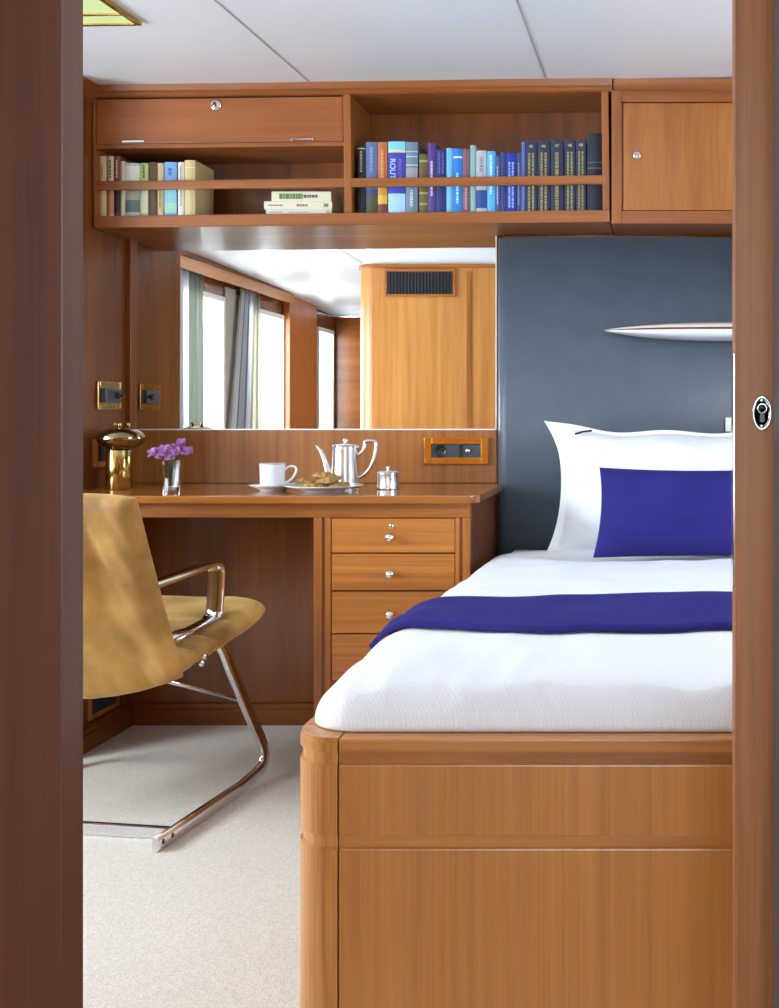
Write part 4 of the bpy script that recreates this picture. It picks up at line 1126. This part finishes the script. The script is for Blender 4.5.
for dx in (-0.006, 0.006):
    bm = bmesh.new(); add_lathe(bm, [(0, 0.0012), (0.003, 0.0012), (0.003, 0)], (PX(441, Yo) + dx, Yo - 0.0073, czs), 12, rotY); obj('pin_hole', bm, mat('pin_hole', (0.001, 0.001, 0.001, 1), 0.9), pl_)
bm = bmesh.new(); add_box(bm, PX(459.5, Yo), PX(463.5, Yo), Yo - 0.0085, Yo - 0.006, oz0 + 0.021, oz1 - 0.021); obj('divider', bm, M_BLACK, pl_)
bm = bmesh.new(); add_lathe(bm, [(0.0095, -0.0005), (0.0095, 0.003), (0.008, 0.008), (0.005, 0.010), (0, 0.010)], (PX(468.5, Yo), Yo - 0.0072, czs), 22, rotY); obj('dial', bm, M_STEEL, pl_)

# plates on the left wall (facing +X)
def wall_plate(nm, lab, cat, pxa, pxb, py_top, py_bot, frame_mat, body):
    ya, yb = XL / (pxa - VX) * F, XL / (pxb - VX) * F
    z1, z0 = PZ(py_top, ya), PZ(py_bot, ya)
    r = root(nm, lab, cat, (XL, (ya + yb) / 2, z0))
    bm = bmesh.new(); t = 0.014
    add_box(bm, XL, XL + 0.008, ya, ya + t, z0, z1, 0.0012); add_box(bm, XL, XL + 0.008, yb - t, yb, z0, z1, 0.0012)
    add_box(bm, XL, XL + 0.008, ya + t, yb - t, z1 - t, z1, 0.0012); add_box(bm, XL, XL + 0.008, ya + t, yb - t, z0, z0 + t, 0.0012)
    obj('frame', bm, frame_mat, r)
    body(r, ya + t, yb - t, z0 + t, z1 - t)
def sw_body(r, ya, yb, z0, z1):
    zm = (z0 + z1) / 2; ym = (ya + yb) / 2
    bm = bmesh.new(); add_box(bm, XL, XL + 0.004, ya, yb, z0, z1); obj('plate', bm, M_BRASS, r)
    bm = bmesh.new(); add_box(bm, XL + 0.003, XL + 0.018, ya + 0.012, yb - 0.012, zm - 0.022, zm + 0.022, 0.004); b = obj('switch_body', bm, M_GREYPL, r)
    bm = bmesh.new(); add_lathe(bm, [(0.010, 0), (0.010, 0.008), (0.007, 0.012), (0, 0.012)], (XL + 0.017, ym + 0.020, zm), 18, Matrix.Rotation(R(90), 4, 'Y')); obj('dial', bm, M_BLACK, b)
    bm = bmesh.new(); add_box(bm, XL + 0.016, XL + 0.034, ym + 0.030, ym + 0.046, zm - 0.005, zm + 0.005, 0.002); obj('lever', bm, M_BLACK, b)
wall_plate('wall_switch', 'brass switch plate with a black knob on the left wall, upper of the two', 'switch', 95.5, 119.6, 381, 409.5, M_BRASS, sw_body)
def so_body(r, ya, yb, z0, z1):
    zm = (z0 + z1) / 2
    bm = bmesh.new(); add_box(bm, XL, XL + 0.004, ya, yb, z0, z1); obj('plate', bm, W_['z'], r)
    bm = bmesh.new(); add_box(bm, XL + 0.003, XL + 0.012, ya + 0.018, yb - 0.006, zm - 0.024, zm + 0.026, 0.003); obj('outlet', bm, M_BLACK, r)
wall_plate('wall_socket', 'wood framed black socket on the left wall half hidden by the brass lamp', 'socket', 92, 117, 439.5, 467.5, wood('teak_plate', srgb(168, 96, 44), srgb(196, 122, 62), 'z'), so_body)
def ve_body(r, ya, yb, z0, z1):
    bm = bmesh.new(); add_box(bm, XL, XL + 0.002, ya, yb, z0, z1); obj('opening', bm, M_BLACK, r)
    k = 0
    y = ya + 0.008
    while y < yb - 0.004:
        bm = bmesh.new(); add_box(bm, XL + 0.001, XL + 0.007, y, y + 0.003, z0, z1); obj('louvre', bm, M_GREYPL, r); y += 0.014
wall_plate('air_vent', 'low black louvred vent in a wooden frame near the floor on the left wall', 'vent', 87.5, 117, 668, 721, W_['z'], ve_body)

# vent on the bulkhead, seen in the mirror
Yw = YF
dd = 2 * D - YF
vx0, vx1 = (388 - VX) / F * dd, (453.5 - VX) / F * dd
vz1, vz0 = 1 + (413 - 268.5) / F * dd, 1 + (413 - 291) / F * dd
vt = root('air_vent', 'wide black louvred vent high on the bulkhead, seen in the mirror', 'vent', ((vx0 + vx1) / 2, Yw, vz0))
bm = bmesh.new(); t = 0.014
for q in ((vx0 - t, vx0, vz0 - t, vz1 + t), (vx1, vx1 + t, vz0 - t, vz1 + t), (vx0, vx1, vz1, vz1 + t), (vx0, vx1, vz0 - t, vz0)):
    add_box(bm, q[0], q[1], Yw, Yw + 0.012, q[2], q[3], 0.002)
obj('frame', bm, W_['x'], vt)
box('opening', M_BLACK, (vx0, vx1, Yw, Yw + 0.002, vz0, vz1), vt, 0)
for k in range(20):
    x = vx0 + (vx1 - vx0) * (k + 0.5) / 20
    box('louvre', M_GREYPL, (x - 0.002, x + 0.002, Yw + 0.001, Yw + 0.010, vz0, vz1), vt, 0)

# ------------------------------------------------------------------ curtains of the side bay, seen in the mirror
M_CU = [mat('curtain_white', (0.74, 0.76, 0.78, 1), 0.9), mat('curtain_blue', srgb(130, 150, 196), 0.9), mat('curtain_grey', srgb(146, 150, 142), 0.9), mat('curtain_stone', srgb(186, 182, 168), 0.9)]
for m in M_CU:
    nt = m.node_tree; b = nt.nodes['Principled BSDF']; out = nt.nodes['Material Output']
    tr = nt.nodes.new('ShaderNodeBsdfTranslucent'); tr.inputs[0].default_value = b.inputs['Base Color'].default_value
    mx = nt.nodes.new('ShaderNodeMixShader'); mx.inputs[0].default_value = 0.6
    nt.links.new(b.outputs[0], mx.inputs[1]); nt.links.new(tr.outputs[0], mx.inputs[2]); nt.links.new(mx.outputs[0], out.inputs[0])
def curtain(y0, y1, label, seed, stripes, flare, xc=XW + 0.042):
    bm = bmesh.new(); n = 120; rows = 18; V = {}
    ph = seed * 1.3; fs = 0.35
    for i in range(n + 1):
        s = i / n
        for j in range(rows + 1):
            t = j / rows
            z = 0.40 + (1.842 - 0.40) * t
            wv = math.sin(s * (y1 - y0) / 0.050 * 2 * math.pi / 1.4 + ph) * (0.019 - 0.008 * t) + 0.004 * math.sin(s * 9 + ph + t * 2)
            spread = 1 + flare * (1 - t)
            y = y0 + (s - 0.5 + fs) * (y1 - y0) * spread + (0.5 - fs) * (y1 - y0)
            V[i, j] = bm.verts.new((xc + wv, y, z))
    for i in range(n):
        for j in range(rows):
            f = bm.faces.new([V[i, j], V[i + 1, j], V[i + 1, j + 1], V[i, j + 1]]); f.smooth = True
            f.material_index = stripes[int(i / n * len(stripes))]
    o = obj('curtain', bm, M_CU, None, label=label, cat='curtain', group='curtains at the side windows seen in the mirror')
    md = o.modifiers.new('thickness', 'SOLIDIFY'); md.thickness = 0.003
curtain(0.83, 1.22, 'grey, white and blue striped curtain at the left edge of the mirror image', 1, [2, 3, 2, 2, 3, 2, 2, 3, 0, 0, 1, 0, 0, 1, 0, 2], 0.0)
curtain(-0.13, 0.18, 'white, blue and stone striped curtain between the two windows in the mirror', 2, [3, 3, 2, 2, 3, 3, 2, 3, 0, 0, 0, 1, 0, 0, 0, 1, 0, 3], 1.1)

# grab rail in the far corner of the bay
bm = bmesh.new(); add_sweep(bm, [(-2.58, -1.62, 1.80), (-1.80, -1.62, 1.80)], circ(0.010, 12)); add_sweep(bm, [(-2.3, -1.62, 1.80), (-2.3, -1.62, 1.84), (-2.3, -1.965, 1.86)], circ(0.006, 10))
add_sweep(bm, [(-2.58, -1.62, 1.80), (-2.602, -1.34, 1.80)], circ(0.008, 10))
obj('grab_rail', bm, M_CHROME, None, label='thin chrome rail under the far cornice, seen in the mirror', cat='rail')

# ------------------------------------------------------------------ gold framed light in the ceiling
lt = root('ceiling_light', 'square gold framed glass light in the ceiling at the upper left', 'ceiling light', (-1.50, 2.6, CZ(-1.5, 2.6)))
lx0, lx1, ly0, ly1 = -1.74, -1.283, 2.40, 2.856
def tilted(dims, m, nm, bev=0.0, par=lt, **k):
    bm = bmesh.new(); add_box(bm, *dims[:4], dims[4], dims[5], bev)
    for v in bm.verts: v.co.z += CZ(v.co.x, v.co.y)
    return obj(nm, bm, m, par, **k)
t = 0.013
bm = bmesh.new()
for q in ((lx0, lx0 + t, ly0, ly1), (lx1 - t, lx1, ly0, ly1), (lx0 + t, lx1 - t, ly0, ly0 + t), (lx0 + t, lx1 - t, ly1 - t, ly1)):
    add_box(bm, *q, -0.010, 0.002, 0.002)
for v in bm.verts: v.co.z += CZ(v.co.x, v.co.y)
obj('frame', bm, mat('polished_brass', srgb(210, 172, 84), 0.12, 1.0), lt)
mg = mat('frosted_lamp_glass', srgb(196, 212, 150), 0.2)
b = mg.node_tree.nodes['Principled BSDF']; b.inputs['Emission Color'].default_value = srgb(206, 226, 172); b.inputs['Emission Strength'].default_value = 0.25
tilted((lx0 + t, lx1 - t, ly0 + t, ly1 - t, -0.006, 0.001), mg, 'glass')
tilted((lx0 + t, lx1 - t, ly1 - 0.088, ly1 - 0.078, -0.010, -0.005), mat('polished_brass', srgb(210, 172, 84), 0.12, 1.0), 'bar', 0.002)
